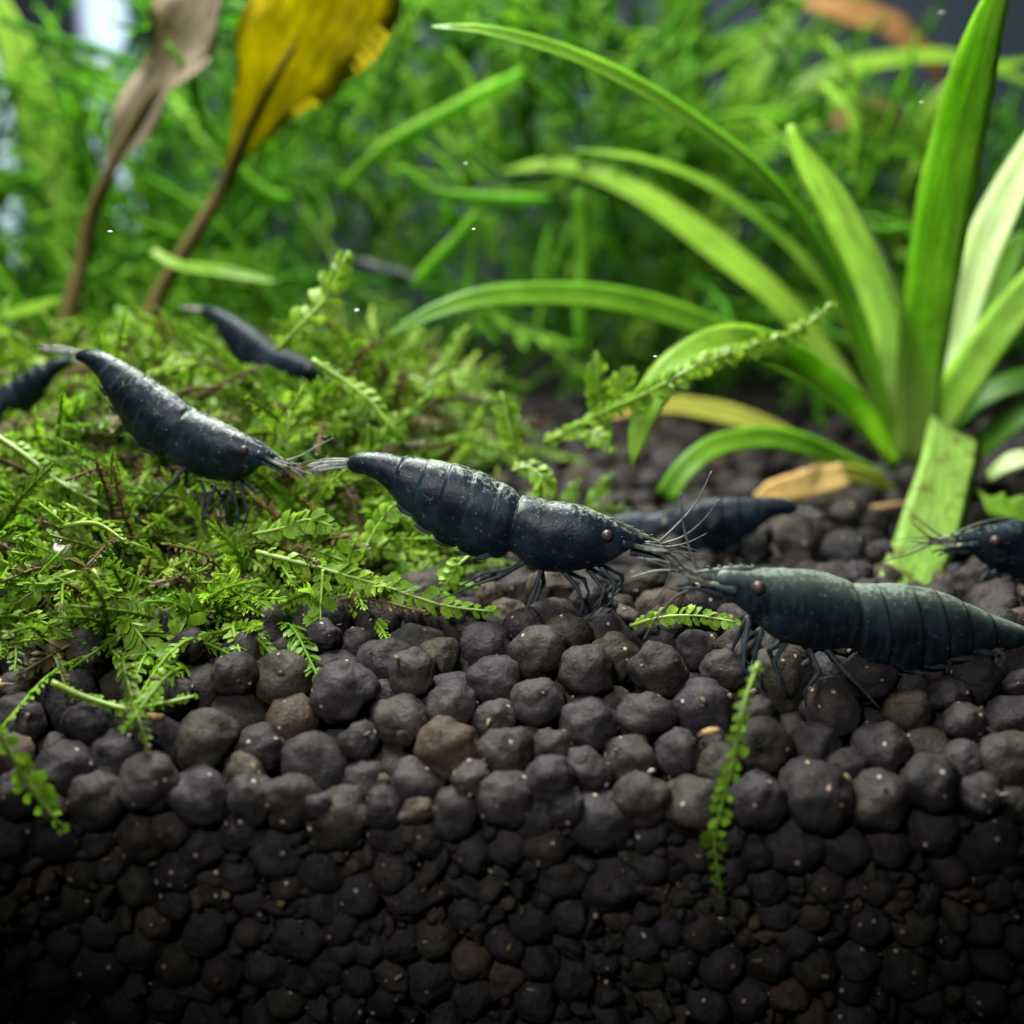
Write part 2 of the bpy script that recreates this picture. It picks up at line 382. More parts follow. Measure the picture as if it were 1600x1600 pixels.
M['shrimp'] = shrimp_material('black_shrimp_shell')
M['shrimp_pale'] = shrimp_material('black_shrimp_shell_with_pale_back', pale=0.75)
M['limb'] = plain('shrimp_limb', (0.010, 0.015, 0.020), (0.065, 0.085, 0.10), 12, 0.5, 0.2, trans=0.3)
M['shrimp_dark'] = shrimp_material('blackest_shrimp_shell', dust=0.35)
M['whisker'] = plain('shrimp_antenna', (0.03, 0.034, 0.032), (0.10, 0.10, 0.085), 20, 0.4)
M['fan'] = plain('shrimp_tail_fan', (0.02, 0.025, 0.026), (0.16, 0.16, 0.13), 26, 0.4, 0.3, trans=0.2)
M['eye'] = plain('shrimp_eye', (0.016, 0.008, 0.008), (0.055, 0.033, 0.032), 40, 0.45, 0.35)
M['wall'] = plain('tank_back_film', (0.018, 0.028, 0.042), (0.032, 0.045, 0.060), 0.5, 0.6, 0.3, bump=0.0)
M['streak'] = plain('pale_streak', (0.42, 0.55, 0.78), (0.60, 0.70, 0.86), 1.0, 0.3, 0.5, trans=0.2, bump=0.0)
M['shell'] = plain('snail_shell', (0.30, 0.22, 0.18), (0.55, 0.52, 0.54), 12, 0.45, 0.3)
M['chip'] = plain('tan_chip', (0.16, 0.09, 0.03), (0.36, 0.22, 0.07), 14, 0.6, bump=0.6)
M['speck'] = plain('pale_speck', (0.7, 0.7, 0.7), (0.9, 0.9, 0.9), 5, 0.5)

# ------------------------------------------------------------------ setting: the bed of soil
def sstep(x): x = min(max(x, 0.0), 1.0); return x*x*(3-2*x)
FRONT = 6.0
def soil_h(x, y):
    d = -(0.62+0.22*noise.noise(Vector((x*0.55, 2.0, 5.0)))+0.10*noise.noise(Vector((x*1.9, 7.0, 5.0))))*(1-sstep((y-FRONT+0.2)/1.35))
    return d + 0.07*noise.noise(Vector((x*0.8, y*0.8, 3.1))) + 0.02*max(0, y-9)*0.5

def ground_bed():
    mb = MB(); xs = np.linspace(-14, 14, 85); ys = np.concatenate([np.linspace(FRONT+0.16, 8, 16), np.linspace(8.2, 27, 50)])
    nx = len(xs); vs = []; fs = []
    for y in ys:
        for x in xs: vs.append((x, y, soil_h(x, y)-0.42))
    for j in range(len(ys)-1):
        for i in range(nx-1): fs.append((j*nx+i, j*nx+i+1, (j+1)*nx+i+1, (j+1)*nx+i))
    b = len(vs)
    for x in xs: vs.append((x, ys[0], -2.9))
    for i in range(nx-1): fs.append((i+1, i, b+i, b+i+1))
    mb.add(vs, fs, (0.5, 0.5, 0.5))
    return tag(mb.build('ground', M['bed']), 'dark bed of aquarium soil filling the bottom of the tank', None, None, 'structure')
ground = ground_bed()

def lumpy(seed, sub, crumb=False):
    bm = bmesh.new(); bmesh.ops.create_icosphere(bm, subdivisions=sub, radius=1.0)
    rs = random.Random(seed); off = Vector((rs.uniform(0, 50), rs.uniform(0, 50), rs.uniform(0, 50)))
    planes = [(Vector((rs.gauss(0, 1), rs.gauss(0, 1), rs.gauss(0, 1))).normalized(), rs.uniform(0.80, 0.97) if not crumb else rs.uniform(0.45, 0.85)) for _ in range(6 if not crumb else 10)]
    sc = (rs.uniform(0.92, 1.14), rs.uniform(0.92, 1.08), rs.uniform(0.86, 1.02))
    if crumb: sc = (rs.uniform(0.9, 1.7), rs.uniform(0.7, 1.2), rs.uniform(0.55, 1.0))
    out = []
    for v in bm.verts:
        d = v.co.normalized(); r = 1.0
        for n, h in planes:
            c = d.dot(n)
            if c > 0.05:
                rp = h/c; r = -math.log(math.exp(-14*r)+math.exp(-14*rp))/14 if rp < 2 else r
        a = 0.16 if not crumb else 0.40
        r *= 1 + a*noise.noise(d*1.5+off) + a*0.5*noise.noise(d*3.4+off) + a*0.22*noise.noise(d*8+off)
        out.append((d.x*r*sc[0], d.y*r*sc[1], d.z*r*sc[2]))
    fs = [[q.index for q in f.verts] for f in bm.faces]; bm.free()
    return np.array(out), fs

def pack_granules():
    rs = random.Random(11)
    pts = []; rad = []
    # top: loose layers, even over the area
    n = 0
    while n < 3150:
        yy = rs.uniform(FRONT, 16.5); hw = 0.46*yy+0.75
        if rs.random() > hw/8.35: continue
        x = rs.uniform(-1, 1)*hw
        r = min(max(rs.gauss(0.158 if yy < 8 else 0.145, 0.036), 0.06), 0.22)
        pts.append([x, yy, soil_h(x, yy)-rs.uniform(0, 0.45)]); rad.append(r); n += 1
    # face against the front of the tank: a band of crumbs with pellets above and below
    for k in range(2600):
        z = rs.uniform(-2.35, -0.35); x = rs.uniform(-4.2, 4.2); yy = FRONT+rs.uniform(0.0, 0.45)
        w = 0.22*noise.noise(Vector((x*0.9, 4.0, 0))); q = noise.noise(Vector((x*1.5, z*2.0, 9)))
        if z > -0.58+w:
            if rs.random() < .7: continue
            r = rs.gauss(0.16, 0.025)
        elif z > -1.15+w or q > 0.27: r = rs.choice([rs.uniform(0.035, 0.07), rs.uniform(0.05, 0.09), rs.uniform(0.09, 0.125)])
        else:
            if rs.random() < .60: continue
            r = rs.choice([rs.gauss(0.125, 0.02)]*4+[rs.uniform(0.04, 0.08)])
        pts.append([x, yy, z]); rad.append(max(r, 0.035))
    p = np.array(pts); r = np.array(rad); N = len(p)
    face = np.arange(N) >= 3150
    lift = np.array([rs.uniform(-0.09, 0.07) for _ in range(N)])
    for it in range(46):
        kd = kdtree.KDTree(N)
        for i in range(N): kd.insert(p[i], i)
        kd.balance()
        mv = np.zeros_like(p)
        for i in range(N):
            for co, j, d in kd.find_range(p[i], r[i]+0.2):
                if j <= i: continue
                ov = (r[i]+r[j])*0.98 - d
                if ov > 0:
                    dv = (p[i]-p[j])/(d+1e-6)*ov*0.42
                    w = r[j]**2/(r[i]**2+r[j]**2)
                    mv[i] += dv*w*2*0.5*1.2; mv[j] -= dv*(1-w)*2*0.5*1.2
        p += mv
        for i in range(N):
            h = soil_h(p[i, 0], max(p[i, 1], FRONT))
            p[i, 1] = max(p[i, 1], FRONT + r[i]*0.75)
            h += lift[i]
            if p[i, 2] > h-0.3*r[i]: p[i, 2] = h-0.3*r[i] + (p[i, 2]-h+0.3*r[i])*0.25
            if not face[i]: p[i, 2] = max(p[i, 2]-0.004, h-0.55)
            else:
                p[i, 1] = min(p[i, 1], FRONT+0.5); p[i, 2] = max(p[i, 2], -2.45)
    return p, r, face
gp, gr, gface = pack_granules()

def build_granules():
    N = len(gp)
    hi = [lumpy(100+k, 4) for k in range(16)]; lo = [lumpy(100+k, 3) for k in range(16)]; cr = [lumpy(300+k, 3, True) for k in range(12)]; cs_ = [lumpy(300+k, 2, True) for k in range(12)]
    # how large each shows
    score = np.zeros(N)
    for i in range(N):
        x, y, z = gp[i]; d = Vector((x, y, z-CAM_Z))
        f = y*CP-(z-CAM_Z)*SP; u = y*SP+(z-CAM_Z)*CP
        px = 800+FPX*x/f; py = 800-FPX*u/f
        if not (-20 < px < 1620 and 700 < py < 1620): continue
        h = soil_h(x, y)
        exposed = (z > h-0.95*gr[i]) or (y-gr[i] < FRONT+0.08 and z < -0.2)
        if px < 470 and py < 960: exposed = False
        if exposed: score[i] = gr[i]/f*(1.0 if py < 1330 else 0.72)
    order = np.argsort(-score); single = set(int(i) for i in order[:300] if score[i] > 0)
    hm = []
    for k, (v, f) in enumerate(hi):
        me = bpy.data.meshes.new('granule'); me.from_pydata(v.tolist(), [], f); me.materials.append(M['soil'])
        at = me.color_attributes.new('Col', 'FLOAT_COLOR', 'POINT'); at.data.foreach_set('color', np.tile([0.5, 0.5, 0.0, 1.0], len(v)).astype(np.float32))
        me.polygons.foreach_set('use_smooth', [True]*len(f)); hm.append(me)
    V = []; F = []; C = []; n0 = 0
    for i in range(N):
        rs = random.Random(900+i); q = Matrix.Rotation(rs.uniform(0, 6.28), 3, Vector((rs.gauss(0, 1), rs.gauss(0, 1), rs.gauss(0, 1))).normalized())
        rr = gr[i]*0.98
        if i in single:
            o = bpy.data.objects.new('granule', hm[rs.randrange(16)]); COL.objects.link(o); o.parent = ground
            o.matrix_basis = Matrix.Translation(gp[i]) @ q.to_4x4() @ Matrix.Diagonal((rr, rr, rr, 1))
        else:
            crumb = gr[i] < 0.1 or (gface[i] and rs.random() < .5)
            v, f = ((cs_ if gr[i] < 0.07 else cr)[rs.randrange(12)] if crumb else lo[rs.randrange(16)])
            w = (v*rr) @ np.array(q).T + gp[i]
            V.append(w); F.append(np.array(f)+n0); n0 += len(v)
            C.append(np.tile([0.5, 0.5, rs.random() if not crumb else rs.uniform(0.55, 1.0), 1.0], (len(v), 1)))
    V = np.vstack(V); F = np.vstack(F); C = np.vstack(C)
    me = bpy.data.meshes.new('granules'); me.vertices.add(len(V)); me.vertices.foreach_set('co', V.astype(np.float32).ravel())
    me.loops.add(F.size); me.loops.foreach_set('vertex_index', F.astype(np.int32).ravel())
    me.polygons.add(len(F)); me.polygons.foreach_set('loop_start', np.arange(0, F.size, 3, dtype=np.int32))
    me.update(calc_edges=True); me.validate()
    at = me.color_attributes.new('Col', 'FLOAT_COLOR', 'POINT'); at.data.foreach_set('color', C.astype(np.float32).ravel())
    me.polygons.foreach_set('use_smooth', [True]*len(me.polygons)); me.materials.append(M['soil'])
    o = bpy.data.objects.new('granules', me); COL.objects.link(o); o.parent = ground; o['kind'] = 'stuff'
build_granules()

def mulm_flakes():
    """waste and fine grit lying on the pellets"""
    rs = random.Random(77); mb = MB(); N = len(gp); shapes = [lumpy(800+k, 1, True) for k in range(8)]; n = 0
    while n < 900:
        i = rs.randrange(N); x, y, z = gp[i]
        if y > 10 or gr[i] < 0.09 or (z < soil_h(x, y)-gr[i] and y-gr[i] > FRONT+0.1): continue
        d = Vector((rs.gauss(0, .6), rs.uniform(-1.0, .2), rs.uniform(0.1, 1.0))).normalized(); p = Vector(gp[i])+d*gr[i]*1.0
        sz = rs.choice([rs.uniform(.006, .014)]*4+[rs.uniform(.014, .034)]); v, f = shapes[rs.randrange(8)]
        q = Matrix.Rotation(rs.uniform(0, 6.28), 3, Vector((rs.gauss(0, 1), rs.gauss(0, 1), rs.gauss(0, 1))).normalized()); t = rs.random()
        mb.add([p+q @ Vector((a[0]*sz*1.3, a[1]*sz, a[2]*sz*.7)) for a in v], f, (0.5, 0.5, t)); n += 1
    m, nt, ns, ls = new_mat('grit_and_waste'); u, v_, b, at = colsep(ns, ls)
    r = ramp(ns, [(0.0, (0.03, 0.024, 0.018)), (0.35, (0.06, 0.048, 0.03)), (0.6, (0.10, 0.075, 0.035)), (0.8, (0.16, 0.11, 0.055)), (0.92, (0.24, 0.22, 0.18)), (1.0, (0.34, 0.32, 0.29))]); ls.new(b, r.inputs[0])
    bs = ns.new('ShaderNodeBsdfPrincipled'); ls.new(r.outputs[0], bs.inputs['Base Color']); bs.inputs['Roughness'].default_value = 0.6; bs.inputs['Specular IOR Level'].default_value = 0.2
    o = ns.new('ShaderNodeOutputMaterial'); ls.new(bs.outputs[0], o.inputs[0])
    mb.build('grit', m, ground, kind='stuff')
mulm_flakes()

# back of the tank
mb = MB(); mb.add([(-30, 26, -3), (30, 26, -3), (30, 26, 26), (-30, 26, 26), (-30, 26.4, -3), (30, 26.4, -3), (30, 26.4, 26), (-30, 26.4, 26)],
                  [(0, 1, 2, 3), (5, 4, 7, 6), (4, 0, 3, 7), (1, 5, 6, 2), (3, 2, 6, 7), (4, 5, 1, 0)], (0.5, 0.5, 0.5))
tag(mb.build('back_wall', M['wall'], smooth=False), 'plain dark blue back wall of the tank', None, None, 'structure')

# ------------------------------------------------------------------ shrimps
# outline pairs (upper edge, lower edge) from eye to tail base, in photograph pixels
TS = [0, .1, .2, .3, .38, .415, .45, .53, .63, .72, .8, .87, .93, 1.0]
MAIN = [((992, 832), (984, 858)), ((943, 805), (946, 880)), ((900, 789), (902, 891)), ((860, 784), (858, 893)), ((832, 779), (824, 882)), ((816, 776), (806, 866)),
        ((800, 764), (790, 868)), ((772, 750), (756, 869)), ((735, 733), (712, 857)), ((694, 723), (674, 835)), ((660, 718), (644, 808)), ((626, 713), (618, 780)), ((596, 708), (594, 754)), ((568, 707), (570, 741))]
LEFT = [((418, 700), (414, 720)), ((385, 681), (390, 742)), ((358, 666), (360, 751)), ((330, 652), (318, 747)), ((311, 644), (287, 731)), ((302, 639), (271, 720)),
        ((292, 632), (258, 716)), ((272, 618), (238, 707)), ((245, 599), (210, 683)), ((222, 583), (189, 651)), ((200, 570), (171, 621)), ((182, 560), (158, 596)), ((165, 551), (142, 577)), ((149, 546), (131, 567))]
RIGHT = [((1135, 889), (1128, 930)), ((1190, 889), (1172, 962)), ((1236, 890), (1208, 996)), ((1278, 894), (1257, 1011)), ((1312, 904), (1299, 1013)), ((1329, 911), (1327, 1013)),
         ((1348, 914), (1348, 1031)), ((1386, 914), (1386, 1044)), ((1434, 918), (1432, 1044)), ((1472, 927), (1477, 1032)), ((1512, 943), (1512, 1021)), ((1549, 960), (1547, 1014)), ((1578, 971), (1574, 1012)), ((1614, 985), (1608, 1012))]
LEGS = [  # hip, knee, ankle, foot offsets in MAIN's pixels; near side then far side
    [(936, 882), (962, 905), (958, 930), (938, 950)], [(918, 888), (946, 915), (938, 938), (918, 962)], [(880, 892), (904, 911), (914, 934), (902, 968)],
    [(846, 890), (838, 917), (826, 944), (808, 978)], [(822, 876), (786, 894), (748, 905), (700, 926)]]
ANT = [[(1026, 850), (1056, 822), (1088, 785), (1112, 736)], [(1028, 852), (1068, 838), (1100, 812), (1124, 780)], [(1020, 858), (1050, 868), (1068, 888), (1080, 915)]]

def affine(pts, src0, src1, dst0, dst1, flip=False):
    """Carry 2D points so that src0 -> dst0 and src1 -> dst1; flip mirrors across the body axis."""
    a = complex(*src1)-complex(*src0); b = complex(*dst1)-complex(*dst0)
    res = []
    for p in pts:
        z = complex(*p)-complex(*src0)
        w = z/a
        if flip: w = w.conjugate()
        w = w*b+complex(*dst0); res.append((w.real, w.imag))
    return res

def shrimp(pairs, Yh, Yt, label, mat, dst=None, flip=False, legs=True, antennae=None, detail=1, footz=None, own_legs=None, fan_to=None, nose_to=None, swim=True, pose=None):
    """pairs: outline; Yh/Yt: distance of head and tail; dst: (eye, tail) target pixels when a generic outline is carried there."""
    src = pose or MAIN
    e0 = ((src[0][0][0]+src[0][1][0])/2, (src[0][0][1]+src[0][1][1])/2); e1 = ((src[-1][0][0]+src[-1][1][0])/2, (src[-1][0][1]+src[-1][1][1])/2)
    m0 = ((MAIN[0][0][0]+MAIN[0][1][0])/2, (MAIN[0][0][1]+MAIN[0][1][1])/2); m1 = ((MAIN[-1][0][0]+MAIN[-1][1][0])/2, (MAIN[-1][0][1]+MAIN[-1][1][1])/2)
    if dst:
        pr = [tuple(affine(q, e0, e1, dst[0], dst[1], flip)) for q in src]
        tr = lambda pts: affine(pts, m0, m1, dst[0], dst[1], flip)
    else:
        pr = pairs
        d0 = ((pr[0][0][0]+pr[0][1][0])/2, (pr[0][0][1]+pr[0][1][1])/2); d1 = ((pr[-1][0][0]+pr[-1][1][0])/2, (pr[-1][0][1]+pr[-1][1][1])/2)
        fl = (d0[0]-d1[0])*(m0[0]-m1[0]) < 0
        tr = lambda pts: affine(pts, m0, m1, d0, d1, fl)
    D2 = np.array([q[0] for q in pr], float); V2 = np.array([q[1] for q in pr], float)
    tt = np.array(TS)
    def smooth_interp(A, t):
        i = min(max(int(np.searchsorted(tt, t, side='right'))-1, 0), len(tt)-2)
        u = (t-tt[i])/(tt[i+1]-tt[i])
        def tan(k):
            if k == 0: return (A[1]-A[0])/(tt[1]-tt[0])
            if k == len(tt)-1: return (A[-1]-A[-2])/(tt[-1]-tt[-2])
            return (A[k+1]-A[k-1])/(tt[k+1]-tt[k-1])
        h = tt[i+1]-tt[i]
        return (2*u**3-3*u*u+1)*A[i]+(u**3-2*u*u+u)*h*tan(i)+(-2*u**3+3*u*u)*A[i+1]+(u**3-u*u)*h*tan(i+1)
    Yat = lambda t: Yh+(Yt-Yh)*t
    def DV(t):
        t = min(max(t, 0), 1)
        d = smooth_interp(D2, t); v = smooth_interp(V2, t)
        return P(d[0], d[1], Yat(t)), P(v[0], v[1], Yat(t))
    root_pt = DV(0.3)[1]
    root = empty('shrimp', (root_pt.x, root_pt.y, root_pt.z-0.25), label, 'shrimp', 'dwarf shrimps in the tank')
    axis = (DV(1.0)[0]-DV(0.0)[0]).normalized()
    side = axis.cross(DV(0.5)[0]-DV(0.5)[1]).normalized()
    if side.y > 0: side = -side                       # towards the lens
    # ---- body: one continuous skin with overlapping rings
    bounds = [0.0, 0.415, 0.492, 0.60, 0.69, 0.775, 0.855, 1.0]
    NA = 40 if detail else 20
    rows = []
    nose = tr([nose_to] if nose_to else [(1040, 850)])[0] if not (nose_to and not dst and pairs is not MAIN) else nose_to
    npt = P(nose[0], nose[1], Yh)
    for k in range(7):                                 # rostrum
        a = k/7
        rows.append(('nose', a, 0, 0))
    for s in range(7):
        a, b = bounds[s], bounds[s+1]; n = 26 if s == 0 else 11
        for k in range(n):
            u = k/(n-1); rows.append(('seg', a+(b-a)*u, u, s))
    for k in range(1, 6): rows.append(('end', k/5, 0, 7))
    vs, cs, fs = [], [], []
    for kind, t, u, s in rows:
        for k in range(NA):
            th = 2*math.pi*k/NA; cz, sz = math.cos(th), math.sin(th)     # th=0 is the back
            if kind == 'nose':
                d, v = DV(0.0); a = t
                base_c = (d+v)/2; up = (d-v)/2
                f = math.sqrt(max(1-(1-a)**2, 0.0))*0.98+0.02
                c = npt.lerp(base_c, 0.62+0.38*a) - up*0.15*(1-a)
                p = c + up*(cz*f) + side*(sz*up.length*0.75*f)
                vs.append(p); cs.append((0, 0.25 if cz > 0.3 else 0, max(cz, 0)))
                continue
            if kind == 'end':
                d, v = DV(1.0); up = (d-v)/2; ax = (DV(1.0)[0]-DV(0.93)[0]).normalized()
                f = math.sqrt(max(1-(t*0.92)**2, 0)); c = (d+v)/2 + ax*(up.length*1.5*t) - up*0.1*t
                vs.append(c + up*(cz*f) + side*(sz*up.length*0.95*f)); cs.append((1, 0.4 if t > .8 else 0, max(cz, 0))); continue
            bow = 0.022*(1-cz)*0.5 if s > 0 else 0.0
            rim = 0.0
            if s == 0: tt_ = t + 0.018*u**4*math.sin(th*0.5)**2*math.sin(math.pi*min(1, (1-cz)*0.5))
            else: tt_ = t + bow*(1 if s < 6 else (1-u))
            d, v = DV(tt_)
            c = (d+v)/2; up = (d-v)/2
            wf = np.interp(tt_, [0, .1, .25, .4, .5, .65, .8, .9, 1], [.75, .70, .70, .70, .66, .64, .70, .85, .95])
            if s == 0: sc = 1.0+0.04*u**8 - (0.03 if u >= 0.999 else 0)
            else:
                sc = 0.95+0.05*sstep(u/0.6)+0.035*max(0, (u-0.5)*2)**2 - (0.022 if u >= 0.999 else 0)
            if cz > 0: sc = 1-(1-sc)*(1-0.5*cz)
            if s == 1: sc = 0.935+0.045*sstep(u/0.3)+0.02*u
            if s == 0 and u > 0.9: sc += 0.012*cz*((u-0.9)/0.1)
            low = 1.0
            if 0 < s < 6 and cz < 0: low = 1+0.11*(math.sin(math.pi*min(u*1.02, 1))**0.7-0.45)*(-cz)
            x = (abs(sz)**0.92)*math.copysign(1, sz); z = (abs(cz)**0.95)*math.copysign(1, cz)
            keel = 1 + (0.03*max(cz, 0)**8 if s > 0 else 0.02*max(cz, 0)**10)
            wd = wf*(1-0.22*max(-cz, 0)**1.5)
            bump = 1+(0.016 if s else 0.03)*noise.noise(Vector((tt_*18, cz*2.2, sz*2.2+s)))
            p = c + up*(z*sc*low*keel*bump) + side*(x*up.length*wd*sc*bump)
            e = 0.0
            if u > 0.90: e = (u-0.90)/0.1
            if s > 0 and u < 0.06: e = 0.0
            e *= max(0.12, 0.2+0.8*cz)*(0.6+0.8*noise.noise(Vector((s*3.3, th*2, 0))))
            vs.append(p); cs.append((tt_, e, max(cz, 0)**1.5))
    R = len(rows)
    for i in range(R-1):
        for k in range(NA):
            k2 = (k+1) % NA; fs.append((i*NA+k, i*NA+k2, (i+1)*NA+k2, (i+1)*NA+k))
    fs.append(tuple(range(NA))[::-1]); fs.append(tuple((R-1)*NA+k for k in range(NA)))
    mb = MB(); mb.add(vs, fs, cs); body = mb.build('body', mat, root)
    bmx = bmesh.new(); bmx.from_mesh(body.data); bmesh.ops.recalc_face_normals(bmx, faces=bmx.faces); bmx.to_mesh(body.data); bmx.free()
    sc0 = (DV(0.0)[0]-DV(1.0)[0]).length/ (425*PXS(7.5))           # size next to the outline shrimp
    u0 = 0.0039*sc0                                                 # one of its pixels
    # ---- tail fan
    dl, vl = DV(1.0); c1 = (dl+vl)/2; up1 = (dl-vl).normalized()
    ft = fan_to or tr([(478, 729)])[0]; tipp = P(ft[0], ft[1], Yt+(Yt-Yh)*0.25)
    c1 = c1 + (tipp-c1)*0.16; L = (tipp-c1)
    for k, (sp, vert, wl, ln) in enumerate([(0, 0.16, 9, 0.78), (-0.16, -0.02, 10, 1.0), (0.16, 0.05, 10, 0.95), (-0.26, -0.20, 12, 0.90), (0.26, -0.12, 12, 0.86)]):
        mbf = MB(); st = c1 - L*0.12 + up1*(vert*0.2*L.length)
        en = c1 + L*ln + side*(sp*L.length*0.7) + up1*(vert*L.length*0.5)
        blade(mbf, [st, st.lerp(en, 0.5)+up1*(0.03*L.length), en], wl*u0, up1*0.55+side*(0.8 if sp >= 0 else -0.8), thick=0.012*sc0, fold=0.25, prof=[(0, .5), (.3, .9), (.75, 1), (.93, .75), (1, .25)], n=10, rnd=0.5)
        mbf.build('telson' if k == 0 else 'tail_blade', M['fan'], root)
    # ---- rostrum: a narrow toothed spike on from the ridge of the back
    mbr = MB(); ra, rb, rc_ = DV(0.16)[0], DV(0.03)[0], npt
    pts = catmull([ra-(DV(0.16)[0]-DV(0.16)[1])*0.06, rb, rb.lerp(rc_, 0.5), rc_], 16)
    tube(mbr, pts, np.interp(np.linspace(0, 1, 16), [0, .4, .8, 1], [2*u0, 5.5*u0, 3*u0, 0.8*u0]), 6, hint=(0, -1, 0))
    for k in range(5):
        q = Vector(pts[4+2*k]); dr = (Vector(pts[5+2*k])-q).normalized(); up_ = (DV(0.1)[0]-DV(0.1)[1]).normalized()
        tube(mbr, [q+up_*2*u0, q+up_*7*u0+dr*7*u0], [2.4*u0, 0.5*u0], 5)
    mbr.build('rostrum', mat, root)
    # ---- eyes
    for sd in (1, -1):
        ep = tr([(962, 833)])[0]
        e_t = 0.085; dd, vv = DV(e_t); cc = (dd+vv)/2; uu = (dd-vv)/2
        ctr = cc + uu*0.36 + side*(sd*uu.length*0.68)
        mbs = MB(); tube(mbs, [cc+side*(sd*uu.length*0.3), ctr-side*(sd*4*u0)], [7*u0, 5*u0], 8)
        st_ = mbs.build('eye_stalk', M['limb'], root)
        bm = bmesh.new(); bmesh.ops.create_uvsphere(bm, u_segments=14, v_segments=9, radius=8.8*u0)
        mbe = MB(); mbe.add([ctr+v.co for v in bm.verts], [[q.index for q in f.verts] for f in bm.faces], (0.5, 0.5, 0.5)); bm.free()
        mbe.build('eye', M['eye'], st_)
        q = tr([(972, 846), (990, 850), (1008, 855), (1022, 858)])
        mbs = MB(); tube(mbs, catmull([P(*x, Yh)+side*(sd*(9-k)*u0) for k, x in enumerate(q)], 10), np.interp(np.linspace(0, 1, 10), [0, .3, .36, .65, .7, 1], [8*u0, 6.5*u0, 4.8*u0, 4.4*u0, 3*u0, 1.5*u0]), 8); mbs.build('antenna_base', mat, root)
    # ---- antennal scales, feelers, mouthparts
    for sd in (1, -1):
        q = tr([(985, 850), (1012, 853), (1048, 858)])
        mbs = MB(); pts = [P(*q[0], Yh), P(*q[1], Yh)+side*(sd*8*u0), P(*q[2], Yh)+side*(sd*14*u0)]
        blade(mbs, pts, 15*u0, Vector((0, 0, 1))+side*sd*0.8, thick=0.012*sc0, n=10, prof=[(0, .7), (.4, 1), (.85, .7), (1, .2)]); mbs.build('antenna_scale', M['fan'], root)
        q = tr([(985, 862), (1006, 866), (1030, 872), (1040, 880)])
        mbs = MB(); tube(mbs, catmull([P(*x, Yh)+side*(sd*(6+k)*u0) for k, x in enumerate(q)], 10), np.linspace(4.5*u0, 1.2*u0, 10), 6); mbs.build('mouthpart', M['limb'], root)
        for j in range(2):
            q = tr([(1008, 848), (1040, 852+6*j), (1075, 852+16*j-8*sd), (1105, 850+34*j-22*sd)])
            mbs = MB(); tube(mbs, catmull([P(*x, Yh)+side*(sd*(4+5*k)*u0) for k, x in enumerate(q)], 12), np.linspace(2.2*u0, 0.7*u0, 12), 5); mbs.build('antennule', M['whisker'], root)
    for k, a in enumerate(antennae if antennae is not None else [tr(x) for x in ANT]):
        mba = MB(); tube(mba, catmull([P(x, y, Yh-0.04*j*(1 if k % 2 else -1)) for j, (x, y) in enumerate(a)], 22), np.linspace(2.4*u0, 0.9*u0, 22), 5); mba.build('antenna', M['whisker'], root)
    # ---- walking legs
    if legs:
        base = own_legs or [tr(l) for l in LEGS]
        for sd in (1, -1):
            for li, l in enumerate(base):
                rs = random.Random(li*3+sd+int(Yh*10))
                pts = []
                for j, (x, y) in enumerate(l):
                    out_ = [3, 22, 30, 27][j]
                    jx = 0 if sd == 1 else rs.uniform(-9, 9)+9; jy = 0 if sd == 1 else (-3 if j == 3 else 0)
                    pts.append(P(x+jx*(j > 0), y+jy, Yh+(Yt-Yh)*0.25)+side*(sd*out_*u0))
                c = []
                for j in range(3):
                    for q_ in range(5): c.append(pts[j].lerp(pts[j+1], q_/5))
                c.append(pts[3])
                rad = np.interp(np.linspace(0, 1, 16), [0, .25, .33, .6, .68, 1], [4.2*u0, 3.5*u0, 4.0*u0, 2.0*u0, 2.5*u0, 0.9*u0])
                mbl = MB(); tube(mbl, c, rad, 8); mbl.build('leg', M['limb'], root)
    # ---- swimmerets
    if swim:
        for sd in (1, -1):
            for j, t in enumerate([0.47, 0.54, 0.62, 0.70, 0.78]):
                d, v = DV(t); d2, v2 = DV(min(t+0.06, 1))
                back = (v2-v).normalized(); dn = (v-d).normalized()
                st = v - dn*0.06*sc0 + side*(sd*0.05*sc0); en = v + dn*0.004*sc0 + back*0.16*sc0 + side*(sd*0.06*sc0)
                mbw = MB(); blade(mbw, [st, st.lerp(en, .5)+dn*0.012, en], 11*u0, side*sd+back*0.3, thick=0.01*sc0, n=9, prof=[(0, .8), (.4, 1), (.8, .6), (1, .15)]); mbw.build('swimmeret', M['limb'], root)
    return root

